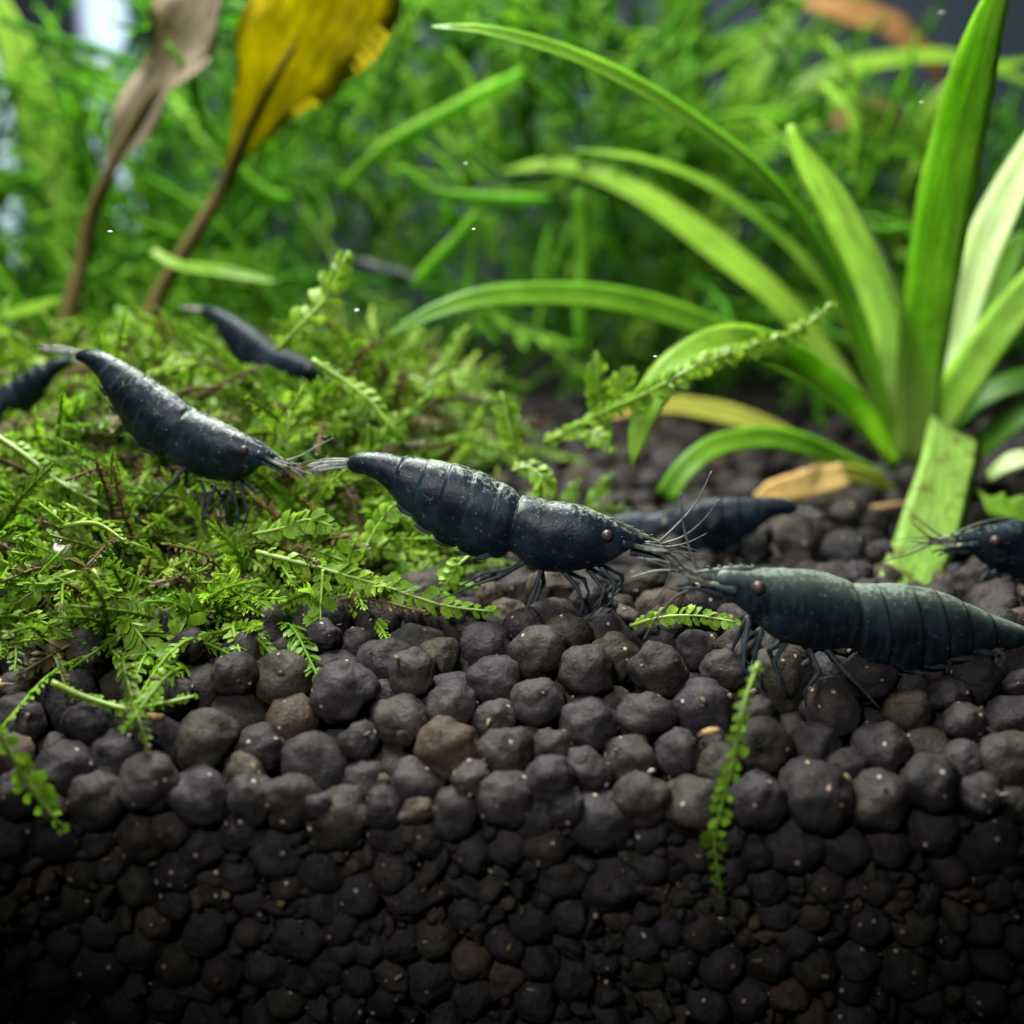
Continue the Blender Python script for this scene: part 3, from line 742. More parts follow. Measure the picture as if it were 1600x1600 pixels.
shrimp(MAIN, 7.45, 7.72, 'black shrimp in sharp focus striding across the bare soil at the centre', M['shrimp'],
       antennae=[ANT[0], ANT[1], ANT[2], [(1020, 856), (1045, 880), (1040, 915), (1010, 950)]], fan_to=(476, 729), nose_to=(1038, 850))
shrimp(LEFT, 7.95, 8.40, 'black shrimp standing on the green moss with its thin tail raised', M['shrimp'], nose_to=(462, 733), fan_to=(62, 541),
       own_legs=[[(372, 746), (388, 770), (398, 800), (386, 830)], [(362, 750), (376, 775), (384, 800), (378, 826)], [(340, 750), (338, 778), (332, 800), (336, 840)],
                 [(310, 742), (330, 770), (328, 800), (330, 836)], [(290, 730), (280, 752), (262, 772), (236, 800)]],
       antennae=[[(440, 722), (470, 712), (500, 695), (522, 684)], [(440, 725), (468, 742), (480, 760), (478, 785)]])
shrimp(RIGHT, 6.72, 6.98, 'black shrimp with a pale greenish back close to the glass', M['shrimp_pale'], nose_to=(1084, 893), fan_to=(1700, 1030),
       own_legs=[[(1170, 965), (1155, 1000), (1150, 1030), (1165, 1052)], [(1190, 985), (1170, 1012), (1168, 1040), (1180, 1062)], [(1225, 1005), (1200, 1025), (1205, 1050), (1218, 1070)],
                 [(1262, 1012), (1270, 1040), (1244, 1066), (1249, 1110)], [(1290, 1013), (1310, 1040), (1335, 1066), (1362, 1096)]],
       antennae=[[(1092, 898), (1078, 860), (1068, 820), (1063, 770)], [(1095, 905), (1062, 890), (1040, 870), (1020, 862)], [(1098, 915), (1060, 930), (1030, 960), (1005, 1000)]])
shrimp(None, 9.55, 9.25, 'very dark shrimp behind the central one with its tail toward the tan leaf', M['shrimp_dark'], dst=((912, 830), (1226, 792)), flip=True, antennae=[])
shrimp(None, 8.35, 8.75, 'dark shrimp cut by the frame edge, feelers crossing the spotted hanging leaf', M['shrimp_dark'], dst=((1510, 846), (1880, 815)), flip=True,
       antennae=[[(1478, 843), (1462, 832), (1444, 818), (1426, 804)], [(1478, 843), (1450, 852), (1420, 866), (1376, 878)], [(1500, 830), (1530, 818), (1560, 811), (1590, 808)]])
shrimp(None, 10.3, 10.9, 'blurred bluish black shrimp half hidden in moss behind the upright sprig', M['shrimp_dark'], dst=((504, 582), (326, 486)), pose=LEFT, antennae=[], legs=False, swim=False)
shrimp(None, 9.9, 10.2, 'blurred black shrimp at the frame edge behind the raised tail', M['shrimp_dark'], dst=((-110, 668), (98, 566)), flip=True, pose=LEFT, antennae=[], legs=False, swim=False)
shrimp(None, 14.2, 14.6, 'faint dark shrimp deep in the weeds above the low arching leaf', M['shrimp'], dst=((640, 432), (535, 405)), antennae=[], legs=False, swim=False)

# ------------------------------------------------------------------ strap-leaved plants
def PX(lst): return [P(*q) for q in lst]
def strap_plant(name, label, cat, base, leaves, group=None):
    root = empty(name, base, label, cat, group)
    for i, (pts, wpx, facing, mat, kw) in enumerate(leaves):
        q = PX(pts); Ym = pts[len(pts)//2][2]
        mb = MB(); blade(mb, q, wpx*PXS(Ym), facing, rnd=random.uniform(0.3, 0.75), **kw)
        mb.build('leaf', mat, root)
    return root
UP = (0, -0.5, 1); FR = (0, -1, 0.25)
NP = [(0, .55), (.15, .7), (.5, 1), (.8, .75), (.93, .45), (1, .05)]
R_leaves = [
    ([(1405, 728, 11.6), (1372, 610, 11.5), (1308, 440, 11.2), (1205, 292, 10.8), (1060, 175, 10.3), (905, 92, 9.9), (765, 50, 9.6), (675, 42, 9.4)], 92, (0.45, -0.5, 0.8), M['strap'], dict(prof=[(0, .7), (.2, 1), (.45, .95), (.7, .65), (.9, .42), (1, .08)], fold=.25, wave=.02)),
    ([(1395, 715, 12), (1335, 530, 12.2), (1250, 402, 12.3), (1130, 302, 12.4), (1010, 250, 12.5), (895, 234, 12.5)], 40, (0.3, -0.5, 0.9), M['strap'], dict(prof=NP, wave=.04)),
    ([(1390, 700, 12.8), (1250, 505, 13.2), (1150, 412, 13.5), (1000, 302, 14), (880, 258, 14.5), (780, 268, 14.8)], 66, (0.2, -0.6, 0.8), M['strap'], dict(prof=NP)),
    ([(1385, 710, 12.3), (1280, 600, 12.2), (1130, 520, 11.9), (960, 468, 11.5), (790, 462, 11), (690, 484, 10.7), (597, 528, 10.4)], 52, (0.1, -0.75, 0.6), M['strap_dark'], dict(prof=NP)),
    ([(1398, 725, 11.2), (1345, 640, 10.7), (1240, 558, 10.0), (1140, 532, 9.6), (1062, 565, 9.25), (1012, 635, 9.05), (985, 733, 8.95)], 60, (-0.45, -0.8, 0.45), M['strap'], dict(prof=[(0, .5), (.35, .7), (.6, 1), (.85, .95), (.95, .5), (1, .04)], wave=.05, thick=.016)),
    ([(1385, 750, 11.5), (1310, 716, 11.0), (1250, 693, 10.8), (1190, 684, 10.6), (1120, 697, 10.3), (1072, 732, 10.1), (1040, 778, 10.0)], 44, (-0.2, -0.8, 0.6), M['strap_dark'], dict(prof=[(0, .6), (.5, 1), (1, .8)])),
    ([(1320, 735, 12.2), (1200, 668, 12.4), (1100, 640, 12.4), (1015, 634, 12.3), (935, 655, 12.1)], 42, (0, -0.7, 0.7), M['strap_yellow'], dict(prof=NP)),
    ([(1395, 735, 11.2), (1350, 668, 11.0), (1290, 612, 10.9), (1215, 568, 10.7), (1160, 545, 10.6)], 52, (0.4, -0.6, 0.7), M['strap_dark'], dict(prof=NP)),
    ([(1410, 720, 11.7), (1405, 570, 11.5), (1372, 452, 11.2), (1314, 332, 10.9), (1265, 252, 10.7), (1236, 196, 10.5)], 80, (-0.75, -0.7, 0.35), M['strap_pale'], dict(prof=[(0, .7), (.3, 1), (.7, .85), (.9, .55), (1, .2)], fold=.3)),
    ([(1425, 722, 11.3), (1440, 560, 11.0), (1462, 400, 10.6), (1493, 235, 10.2), (1522, 112, 9.9), (1546, 30, 9.7), (1580, -60, 9.5)], 86, (-0.45, -0.9, 0.25), M['strap_tall'], dict(prof=[(0, .75), (.3, .95), (.6, 1), (.8, .8), (.92, .5), (1, .2)], fold=.12, thick=.018)),
    ([(1432, 722, 11.8), (1484, 562, 11.8), (1524, 432, 11.7), (1574, 312, 11.6), (1650, 170, 11.5)], 78, (-0.8, -0.55, 0.5), M['strap_pale'], dict(prof=[(0, .6), (.3, 1), (.7, .95), (1, .5)], fold=.35)),
    ([(1438, 712, 11.4), (1500, 605, 11.3), (1572, 502, 11.2), (1670, 390, 11.1)], 64, (-0.35, -0.8, 0.5), M['strap_tall'], dict(prof=[(0, .6), (.3, 1), (1, .9)])),
    ([(1440, 690, 12.3), (1500, 560, 12.4), (1545, 460, 12.5), (1600, 360, 12.6)], 76, (-0.3, -0.8, 0.5), M['strap'], dict(prof=NP)),
    ([(1435, 725, 11.6), (1500, 645, 11.5), (1562, 606, 11.4), (1660, 578, 11.3)], 48, (-0.2, -0.6, 0.8), M['strap_dark'], dict(prof=[(0, .6), (.4, 1), (1, .9)])),
    ([(1470, 752, 11.5), (1540, 692, 11.3), (1600, 646, 11.2), (1690, 600, 11.1)], 48, (-0.3, -0.6, 0.7), M['strap_dark'], dict(prof=[(0, .6), (.4, 1), (1, .9)])),
    ([(1440, 745, 11.5), (1466, 700, 11.2), (1484, 676, 10.8), (1491, 676, 10.35), (1484, 722, 9.95), (1462, 800, 9.45), (1436, 875, 9.0), (1408, 945, 8.6), (1385, 1010, 8.3)], 94, (0.05, -0.8, 0.6), M['strap_old'], dict(prof=[(0, .4), (.2, .8), (.3, .95), (.6, 1), (1, .9)], fold=.08, wave=.05, thick=.02, n=60)),
    ([(1400, 770, 11.3), (1360, 748, 11.1), (1310, 738, 10.9), (1270, 742, 10.8)], 34, (0, -0.8, 0.6), M['strap_yellow'], dict(prof=[(0, .5), (.5, 1), (1, .9)])),
]
strap_plant('strap_leaf_plant', 'large clump of bright green strap leaves rooted in the soil', 'plant', P(1415, 745, 11.7), R_leaves)
# crown of the clump: the pale leaf bases
R2 = [
    ([(1105, 420, 17), (1130, 250, 17), (1165, 140, 17), (1212, 52, 17), (1275, -50, 17)], 66, (-0.4, -0.8, 0.4), M['strap'], dict(prof=NP)),
    ([(1110, 420, 17.2), (1150, 260, 17), (1200, 175, 16.8), (1290, 118, 16.6), (1400, 92, 16.4), (1500, 92, 16.2), (1640, 140, 16)], 50, (0, -0.6, 0.8), M['strap'], dict(prof=NP)),
    ([(1100, 430, 18.2), (1075, 250, 18.5), (1065, 100, 18.8), (1072, -60, 19)], 84, (0.2, -1, 0.2), M['strap_dark'], dict(prof=[(0, .6), (.4, 1), (1, .8)])),
    ([(1120, 420, 18), (1180, 240, 18.6), (1300, 165, 19), (1375, 85, 19.3)], 40, (-0.2, -0.8, 0.5), M['strap_dark'], dict(prof=NP)),
    ([(1100, 430, 18.4), (1040, 250, 19), (1100, 90, 19.3), (1250, 20, 19.6)], 30, (0.1, -0.8, 0.5), M['strap_dark'], dict(prof=NP)),
]
strap_plant('strap_leaf_plant', 'blurred clump of strap leaves farther back before the dark wall', 'plant', P(1110, 440, 17.5), R2)
R3 = [
    ([(1500, 560, 15.5), (1400, 380, 15.6), (1330, 310, 15.6), (1240, 262, 15.6)], 40, (0.2, -0.7, 0.7), M['strap'], dict(prof=NP)),
    ([(1500, 560, 15.2), (1430, 420, 15.0), (1340, 330, 14.8), (1290, 310, 14.7)], 44, (0.2, -0.7, 0.7), M['strap_dark'], dict(prof=NP)),
    ([(1510, 560, 15.8), (1500, 330, 16), (1440, 180, 16.2), (1400, 110, 16.4)], 34, (0, -1, 0.3), M['strap_dark'], dict(prof=NP)),
    ([(1510, 560, 15.4), (1560, 330, 15.6), (1620, 200, 15.6)], 50, (-0.2, -1, 0.3), M['strap_dark'], dict(prof=NP)),
    ([(1505, 560, 15.4), (1450, 240, 15.2), (1500, 130, 15), (1620, 90, 15)], 40, (-0.2, -0.7, 0.6), M['strap'], dict(prof=NP)),
]
strap_plant('strap_leaf_plant', 'blurred green leaves showing between the blades of the large clump', 'plant', P(1505, 580, 15.5), R3)

def single_leaf(name, label, cat, pts, wpx, facing, mat, stalk=None, stalk_px=10, stalk_mat=None, group=None, **kw):
    root = empty(name, P(*(stalk[0] if stalk else pts[0])), label, cat, group)
    mb = MB(); blade(mb, PX(pts), wpx*PXS(pts[len(pts)//2][2]), facing, **kw); mb.build('blade', mat, root)
    if stalk:
        c = catmull(PX(stalk), 24); mb = MB(); tube(mb, c, np.interp(np.linspace(0, 1, 24), [0, .6, 1], [1.2, .85, .3])*stalk_px*0.5*PXS(stalk[0][2]), 8)
        mb.build('stalk', stalk_mat or mat, root)
    return root
OV = [(0, .07), (.1, .12), (.28, .42), (.5, .82), (.72, 1), (.9, .85), (1, .5)]
single_leaf('withered_leaf', 'withered pale brown leaf standing on a brown stalk', 'leaf', [(140, 350, 13), (178, 255, 12.9), (245, 130, 12.7), (310, 20, 12.4), (370, -90, 12.1)], 140, (-0.5, -0.8, 0.3), M['brown'],
            stalk=[(80, 640, 12.8), (105, 500, 12.9), (128, 410, 13), (143, 340, 13), (178, 255, 12.9), (245, 130, 12.7)], stalk_px=26, stalk_mat=M['stalk'], wave=.22, fold=.3, prof=OV)
single_leaf('yellow_leaf', 'broad amber yellow leaf with a ruffled edge on a long stalk', 'leaf', [(350, 290, 12.6), (384, 215, 12.45), (418, 145, 12.25), (458, 75, 12.0), (520, -20, 11.6), (590, -130, 11.1)], 215, (0.1, -1, 0.2), M['amber'],
            stalk=[(205, 600, 12.4), (240, 480, 12.5), (300, 375, 12.5), (352, 286, 12.6), (384, 215, 12.45), (418, 145, 12.25), (458, 75, 12.0)], stalk_px=24, stalk_mat=M['stalk'], wave=.13, fold=.12, prof=OV)
single_leaf('russet_leaf', 'small russet orange leaf curling above the dark gap', 'leaf', [(1235, -5, 17.6), (1310, 15, 17.4), (1380, 35, 17.3), (1440, 80, 17.2), (1470, 130, 17.2)], 62, (0.2, -0.8, 0.6), M['russet'],
            stalk=[(1500, 330, 17.1), (1490, 230, 17.1), (1466, 125, 17.2)], stalk_px=14, wave=.1, prof=NP)
single_leaf('russet_leaf', 'red brown leaf behind the pale upright blade', 'leaf', [(1300, 190, 18), (1350, 180, 18), (1395, 200, 18), (1420, 250, 18)], 58, (0, -0.9, 0.4), M['russet'],
            stalk=[(1410, 420, 18), (1420, 330, 18), (1420, 245, 18)], stalk_px=12, wave=.1, prof=NP)
single_leaf('dead_leaf', 'flat tan dead leaf piece lying on the soil by the clump', 'leaf', [(1180, 778, 10.6), (1240, 762, 10.7), (1322, 742, 10.75)], 52, (0.1, -0.75, 0.7), M['tan'], prof=[(0, .25), (.2, .8), (.6, 1), (1, .85)], thick=.02, wave=.04)
single_leaf('torn_leaf', 'torn bright green leaf scrap beside the shrimp at the frame edge', 'leaf', [(1518, 758, 9.9), (1560, 790, 9.7), (1640, 806, 9.6)], 56, (0.1, -0.8, 0.7), M['strap'], prof=[(0, .1), (.25, .25), (.38, .9), (.5, .7), (.75, 1), (1, .8)], wave=.15)
single_leaf('torn_leaf', 'small curled pale leaf tip near the hanging spotted leaf', 'leaf', [(1545, 745, 10.9), (1580, 722, 10.8), (1640, 708, 10.8)], 34, (0.1, -0.6, 0.8), M['strap_pale'], prof=NP)
single_leaf('bright_leaf', 'yellow green blurred leaf at the upper corner near the pipe', 'leaf', [(95, 330, 16), (58, 190, 16), (24, 80, 16), (-10, -20, 16)], 62, (0.2, -1, 0.3), M['strap_tall'],
            stalk=[(110, 620, 15.9), (108, 480, 15.9), (92, 320, 16)], stalk_px=14, prof=NP)
single_leaf('green_strand', 'thin bright strand curving out of the moss before the stalks', 'leaf', [(238, 392, 12.0), (280, 415, 11.8), (350, 425, 11.6), (435, 442, 11.5)], 24, (0.1, -0.8, 0.6), M['strap'], prof=NP)
single_leaf('green_strand', 'short blurred blade leaning behind the raised tail', 'leaf', [(275, 610, 10.8), (240, 560, 10.8), (205, 510, 10.9), (180, 478, 11)], 34, (0.4, -0.9, 0.3), M['strap'], prof=NP)
single_leaf('green_strand', 'low pale blade entering at the frame edge above the shrimp', 'leaf', [(-30, 500, 12.5), (30, 488, 12.4), (100, 465, 12.3)], 24, (0.1, -0.7, 0.7), M['strap'], prof=NP)

# ------------------------------------------------------------------ moss
def mound(x, y):
    yf = np.interp(x, [-6, -2.9, -1.9, -1.35, -0.9, -0.45], [7.2, 7.15, 7.1, 7.55, 8.5, 10.8])
    wd = np.interp(x, [-1.6, -0.7], [2.8, 2.2]); hm = np.interp(x, [-1.2, -0.6, -0.2], [1.02, 0.74, 0.12])
    k = sstep((y-yf)/wd)*hm
    if y > 10.6: k *= 1-0.55*sstep((y-10.6)/3)
    return k + 0.10*noise.noise(Vector((x*1.3, y*1.3, 7)))*min(1, k*4), yf
def moss_core():
    mb = MB(); xs = np.linspace(-7, -0.2, 64); ys = np.linspace(6.9, 15, 70); nx = len(xs); vs = []; fs = []
    for y in ys:
        for x in xs:
            k, yf = mound(x, y); vs.append((x, y, k-0.40 + 0.20*noise.noise(Vector((x*4, y*4, 1)))))
    for j in range(len(ys)-1):
        for i in range(nx-1): fs.append((j*nx+i, j*nx+i+1, (j+1)*nx+i+1, (j+1)*nx+i))
    mb.add(vs, fs, (0.5, 0.5, 0.5)); return mb

LEAF_SHAPES = []
def leaf_shape(notch):
    """unit leaf along +X, width along Y, cupped in Z"""
    if notch:
        v = [(0, 0, 0), (.30, .46, .05), (.30, -.46, .05), (.34, 0, .0), (.70, .50, -.02), (.70, -.50, -.02), (.74, 0, -.08), (.92, .30, -.15), (.86, .12, -.14), (1.0, 0, -.2), (.86, -.12, -.14), (.92, -.30, -.15)]
        f = [(0, 3, 1), (0, 2, 3), (1, 3, 6, 4), (3, 2, 5, 6), (4, 6, 8, 7), (6, 9, 8), (6, 10, 9), (5, 11, 10, 6)]
    else:
        v = [(0, 0, 0), (.35, .48, .05), (.35, -.48, .05), (.38, 0, .0), (.78, .40, -.06), (.78, -.40, -.06), (.80, 0, -.10), (1.0, 0.0, -.2)]
        f = [(0, 3, 1), (0, 2, 3), (1, 3, 6, 4), (3, 2, 5, 6), (4, 6, 7), (6, 5, 7)]
    return v, f
LV0, LF0 = leaf_shape(False); LV1, LF1 = leaf_shape(True)
def leaf_frames(c, spacing, llen, nh, rs, ang=55, spread=0.35, taper=True):
    """frames (origin, x, y, z, length) of the paired leaves along the curve c"""
    c = np.array(c)[:, :3]; seg = np.linalg.norm(np.diff(c, axis=0), axis=1); cum = np.concatenate([[0], np.cumsum(seg)]); L = cum[-1]
    res = []; s = spacing*0.5
    while s < L:
        i = min(max(int(np.searchsorted(cum, s))-1, 0), len(c)-2)
        k = (s-cum[i])/max(seg[i], 1e-9); p = Vector(c[i]*(1-k)+c[i+1]*k); t = Vector(c[i+1]-c[i]).normalized()
        n = (nh-t*nh.dot(t)); n = n.normalized() if n.length > 1e-3 else t.orthogonal().normalized()
        sd = t.cross(n)
        f = 1.0
        if taper: f = min(1, 0.55+1.2*s/L)*min(1, 0.40+2.2*(L-s)/L)
        for g in (1, -1):
            if rs.random() < 0.04: continue
            a = math.radians(ang+rs.uniform(-16, 16))
            x = (sd*g*math.sin(a)+t*math.cos(a)+n*rs.uniform(-spread, spread)).normalized()
            y = n.cross(x).normalized(); z = x.cross(y)
            if rs.random() < 0.5 or True:
                q = Matrix.Rotation(rs.uniform(-.5, .5)+0.35*g, 3, x); y = q @ y; z = q @ z
            res.append((p + t*rs.uniform(-.3, .3)*spacing, x, y, z, llen*f*rs.uniform(.8, 1.15), s/L))
        s += spacing*rs.uniform(.85, 1.15)
    t = Vector(c[-1]-c[-2]).normalized(); n = (nh-t*nh.dot(t)).normalized(); y = n.cross(t).normalized()
    res.append((Vector(c[-1])-t*llen*0.2, t, y, t.cross(y), llen*0.6, 1.0))
    return res
def add_leaf(mb, fr, wr, age, notch=False):
    p, x, y, z, l, v = fr
    V_, F_ = (LV1, LF1) if notch else (LV0, LF0)
    mb.add([p + x*(a*l) + y*(b*l*wr) + z*(c_*l) for a, b, c_ in V_], F_, [(b+.5, a, age) for a, b, c_ in V_])

def pix(q):
    f = q[1]*CP-(q[2]-CAM_Z)*SP; u = q[1]*SP+(q[2]-CAM_Z)*CP
    return 800+FPX*q[0]/f, 800-FPX*u/f
CLEAR = [((110, 555), (300, 650), 52, 8.45), ((290, 660), (440, 725), 56, 8.1), ((265, 775), (395, 795), 32, 8.0), ((320, 488), (470, 566), 32, 11.3), ((-60, 640), (110, 556), 44, 10.4)]
def hides(q):
    """moss keeps clear of the animals standing on it"""
    x, y = pix(q)
    for (ax, ay), (bx, by), w, Y in CLEAR:
        if q[1] > Y: continue
        t = min(max(((x-ax)*(bx-ax)+(y-ay)*(by-ay))/((bx-ax)**2+(by-ay)**2), 0), 1)
        if math.hypot(x-ax-t*(bx-ax), y-ay-t*(by-ay)) < w: return True
    return False
def moss_mass():
    mbm = MB(); rs = random.Random(5); n = 0
    while n < 1850:
        y = 6.95+rs.random()**0.9*6.2; x = rs.uniform(-0.46*y-0.5, -0.35)
        k, yf = mound(x, y)
        if y < yf-0.02: continue
        if k < 0.05 and rs.random() < 0.3: continue
        n += 1
        z = k + rs.uniform(-0.25, 0.02)
        az = rs.gauss(-math.pi/2, 1.3); el = rs.uniform(-0.15, 1.15)
        d = Vector((math.cos(az)*math.cos(el), math.sin(az)*math.cos(el), math.sin(el)))
        L = rs.uniform(0.55, 1.25)
        p0 = Vector((x, y, z)); droop = rs.uniform(0.0, 0.5)
        p1 = p0+d*L*0.5; p2 = p0+d*L*0.95+Vector((rs.uniform(-.15, .15), rs.uniform(-.1, .1), -droop*L*0.6))
        p1.z = max(p1.z, soil_h(p1.x, p1.y)+0.03); p2.z = max(p2.z, soil_h(p2.x, p2.y)+0.02)
        age = min(max(rs.gauss(0.64, 0.18), 0.0), 1.0)
        if rs.random() < 0.17 or noise.noise(Vector((x*1.7, y*1.7, 20))) > 0.42: age = rs.uniform(0.0, 0.22)
        c = catmull([p0, p1, p2], 9)
        if any(hides(q) for q in c):
            p0.z -= 0.22; p1 = p0+(p1-p0)*0.4; p2 = p0+(p2-p0)*0.4; c = catmull([p0, p1, p2], 9)
            if any(hides(q) for q in c): continue
        tube(mbm, c, np.linspace(0.018, 0.009, 9), 4, (0.5, 0, age))
        nh = Vector((rs.uniform(-.6, .6), -0.7, rs.uniform(0.1, 1.0))).normalized()
        ll = rs.uniform(0.055, 0.105)
        for fr in leaf_frames(c, ll*0.44, ll, nh, rs, ang=48, spread=0.45): add_leaf(mbm, fr, rs.uniform(.36, .52), min(max(age+rs.uniform(-.12, .12), 0), 1))
    return mbm
mroot = empty('moss_cushion', (-2.6, 8.5, 0), 'dense mounded cushion of green and browning moss on the soil', 'moss', None, 'stuff')
o = moss_core().build('litter', M['core'], mroot); o['kind'] = 'stuff'
o = moss_mass().build('moss_leaves', M['moss'], mroot); o['kind'] = 'stuff'

def moss_tuft():
    mbm = MB(); rs = random.Random(31)
    for k in range(46):
        px = rs.gauss(862, 42); py = rs.gauss(712, 26); p0 = P(px, py, rs.uniform(8.9, 9.6)); p0.z = soil_h(p0.x, p0.y)+rs.uniform(-.05, .12)
        az = rs.uniform(0, 6.28); el = rs.uniform(0.0, 1.1); L = rs.uniform(.25, .55)
        d = Vector((math.cos(az)*math.cos(el), math.sin(az)*math.cos(el), math.sin(el)))
        c = catmull([p0, p0+d*L*.5+Vector((0, 0, .04)), p0+d*L], 8); age = rs.choice([rs.uniform(.05, .3), rs.uniform(.35, .7)])
        tube(mbm, c, np.linspace(0.016, 0.008, 8), 4, (0.5, 0, age)); ll = rs.uniform(.07, .11)
        for fr in leaf_frames(c, ll*.44, ll, Vector((rs.uniform(-.6, .6), -.7, rs.uniform(.1, 1))).normalized(), rs, ang=48, spread=.45): add_leaf(mbm, fr, rs.uniform(.36, .55), age)
    return mbm
tag(moss_tuft().build('moss_tuft', M['moss']), 'small dull green moss tuft on the soil behind the central shrimp', 'moss', None, 'stuff')

leaf_meshes = []
def sprig_leaf_mesh(k):
    mb = MB(); rs = random.Random(k)
    V_, F_ = LV1, LF1
    wr = rs.uniform(.42, .66)
    mb.add([(a, b*wr+rs.uniform(-.015, .015), c_*rs.uniform(.5, 1.6)) for a, b, c_ in V_], F_, [(b+.5, a, 0.42+0.42*k/7) for a, b, c_ in V_])
    return mb.mesh('leaf', M['moss'])
for k in range(8): leaf_meshes.append(sprig_leaf_mesh(k))
def sprig(label, pts, leaf_px, spacing=0.42, stem_px=6, seed=0, facing=(0, -0.8, 0.6), ages=(2, 7), branches=(), ang=50, group='single moss sprigs'):
    rs = random.Random(seed+40); q = PX(pts); Ym = pts[len(pts)//2][2]; s = PXS(Ym)
    root = empty('moss_sprig', q[0], label, 'moss sprig', group)
    for bi, br in enumerate([q]+[PX(b) for b in branches]):
        c = catmull(br, 24); mb = MB(); tube(mb, c, np.linspace(stem_px, stem_px*0.5, 24)*0.5*s*(1 if bi == 0 else .8), 6, (0.5, 0, .8))
        mb.build('stem', M['moss_stem'], root)
        for fr in leaf_frames(c, leaf_px*s*(0.30+0.45*(spacing-0.36)), leaf_px*s, Vector(facing).normalized(), rs, ang=ang, spread=0.3):
            p, x, y, z, l, v = fr
            o = bpy.data.objects.new('leaf', leaf_meshes[rs.randint(*ages)]); COL.objects.link(o); o.parent = root
            r = Matrix((x, y, z)).transposed().to_4x4()
            o.matrix_basis = Matrix.Translation(p-q[0]) @ r @ Matrix.Diagonal((l, l, l, 1))
    return root
sprig('upright moss sprig rising before the blurred bluish shrimp', [(432, 548, 9.3), (470, 508, 9.3), (512, 462, 9.4), (540, 402, 9.5)], 34, .5, 9, 1)
sprig('bare bright moss stem slanting down from the blurred bluish shrimp', [(488, 562, 9.1), (540, 596, 9.0), (582, 630, 8.9), (610, 668, 8.8)], 22, .9, 10, 2)
sprig('small upright moss frond beside the head of the moss shrimp', [(452, 742, 8.5), (448, 700, 8.5), (452, 648, 8.6)], 24, .42, 5, 3)
sprig('long leafy moss sprig creeping onto the soil under the central shrimp', [(400, 862, 7.5), (500, 888, 7.45), (600, 916, 7.4), (690, 945, 7.3), (772, 956, 7.25)], 30, .75, 9, 4, branches=([(505, 890, 7.4), (502, 935, 7.3), (500, 985, 7.2)], [(560, 905, 7.45), (545, 880, 7.5), (552, 850, 7.5)]))
sprig('thick pale moss sprig hanging down to the soil in front of the cushion', [(145, 890, 7.25), (190, 950, 7.1), (232, 1010, 6.95), (285, 1062, 6.85)], 40, .36, 8, 5, branches=([(270, 1010, 7.0), (290, 970, 7.1), (305, 930, 7.2)],))
sprig('thin bare green sprig lying across the front granules', [(80, 1066, 6.5), (130, 1088, 6.5), (200, 1108, 6.45), (250, 1100, 6.45), (304, 1088, 6.5)], 16, 1.2, 12, 6)
sprig('green sprig against the glass at the lower frame edge', [(-10, 1130, 5.98), (30, 1200, 5.96), (62, 1250, 5.95), (98, 1292, 5.95)], 34, 1.1, 10, 7, ages=(2, 5))
sprig('leafy green stem hanging in front of the soil below the pale backed shrimp', [(1185, 1035, 6.15), (1160, 1110, 5.98), (1143, 1200, 5.93), (1118, 1300, 5.92), (1120, 1352, 5.92), (1128, 1400, 5.92)], 27, 1.35, 8, 8, ages=(0, 4))
sprig('short flat sprig on the soil between the central and pale backed shrimps', [(985, 978, 7.2), (1030, 965, 7.15), (1085, 962, 7.1), (1150, 972, 7.0)], 24, .7, 7, 9)
sprig('long moss stem leaning over the arching strap leaf', [(860, 690, 9.35), (930, 650, 9.25), (1010, 615, 8.95), (1090, 572, 8.92), (1180, 540, 9.3), (1250, 515, 9.5), (1300, 475, 9.6)], 26, .5, 9, 10)
sprig('upright frond in the middle growing beside the arching leaf tip', [(945, 690, 9.3), (938, 640, 9.3), (935, 600, 9.3), (932, 558, 9.35)], 26, .45, 5, 11)
sprig('small leaning frond touching the arching leaf from behind', [(985, 640, 9.35), (972, 608, 9.4), (985, 580, 9.4)], 24, .5, 5, 12)
sprig('solitary upright frond between the cushion and the middle sprigs', [(812, 715, 9.0), (800, 680, 9.0), (785, 620, 9.1)], 26, .5, 6, 13)
sprig('drooping frond on the soil right of the solitary upright one', [(850, 690, 9.3), (900, 672, 9.2), (930, 680, 9.1), (955, 700, 9.0)], 24, .45, 6, 14)
sprig('low bushy frond just above the back of the central shrimp', [(800, 735, 8.6), (825, 730, 8.6), (845, 745, 8.5), (852, 780, 8.4)], 26, .45, 6, 15)
sprig('moss sprig at the frame edge pointing down to bare soil', [(120, 892, 7.35), (70, 912, 7.25), (20, 948, 7.15), (-20, 985, 7.1)], 30, .5, 8, 16)
sprig('bright green sprig tucked under the belly of the central shrimp', [(735, 868, 8.0), (715, 885, 7.9), (695, 915, 7.8)], 26, .6, 8, 17)
sprig('upright leafy sprig behind the creeping one near the soil', [(560, 880, 7.8), (585, 830, 7.9), (612, 790, 8.0)], 28, .5, 7, 18)
sprig('smooth bright stem lying on the cushion at the frame edge', [(-20, 672, 8.4), (40, 712, 8.3), (95, 755, 8.2), (160, 790, 8.1)], 26, .9, 12, 19)
sprig('yellowish bare stem on the cushion above the snail shell', [(95, 822, 7.6), (150, 818, 7.6), (195, 845, 7.5)], 18, 1.4, 9, 20, ages=(6, 7))
sprig('crisp pale frond below the head of the moss shrimp', [(395, 835, 7.7), (440, 825, 7.7), (480, 812, 7.7), (520, 822, 7.6)], 30, .5, 6, 21)
sprig('small frond spread over the dark gap at the cushion edge', [(640, 590, 10.2), (680, 600, 10.1), (722, 600, 10.0)], 30, .6, 8, 22)
sprig('thin sprig rising at the back of the cushion edge', [(672, 590, 10.4), (700, 560, 10.5), (728, 512, 10.6)], 18, .8, 7, 23)

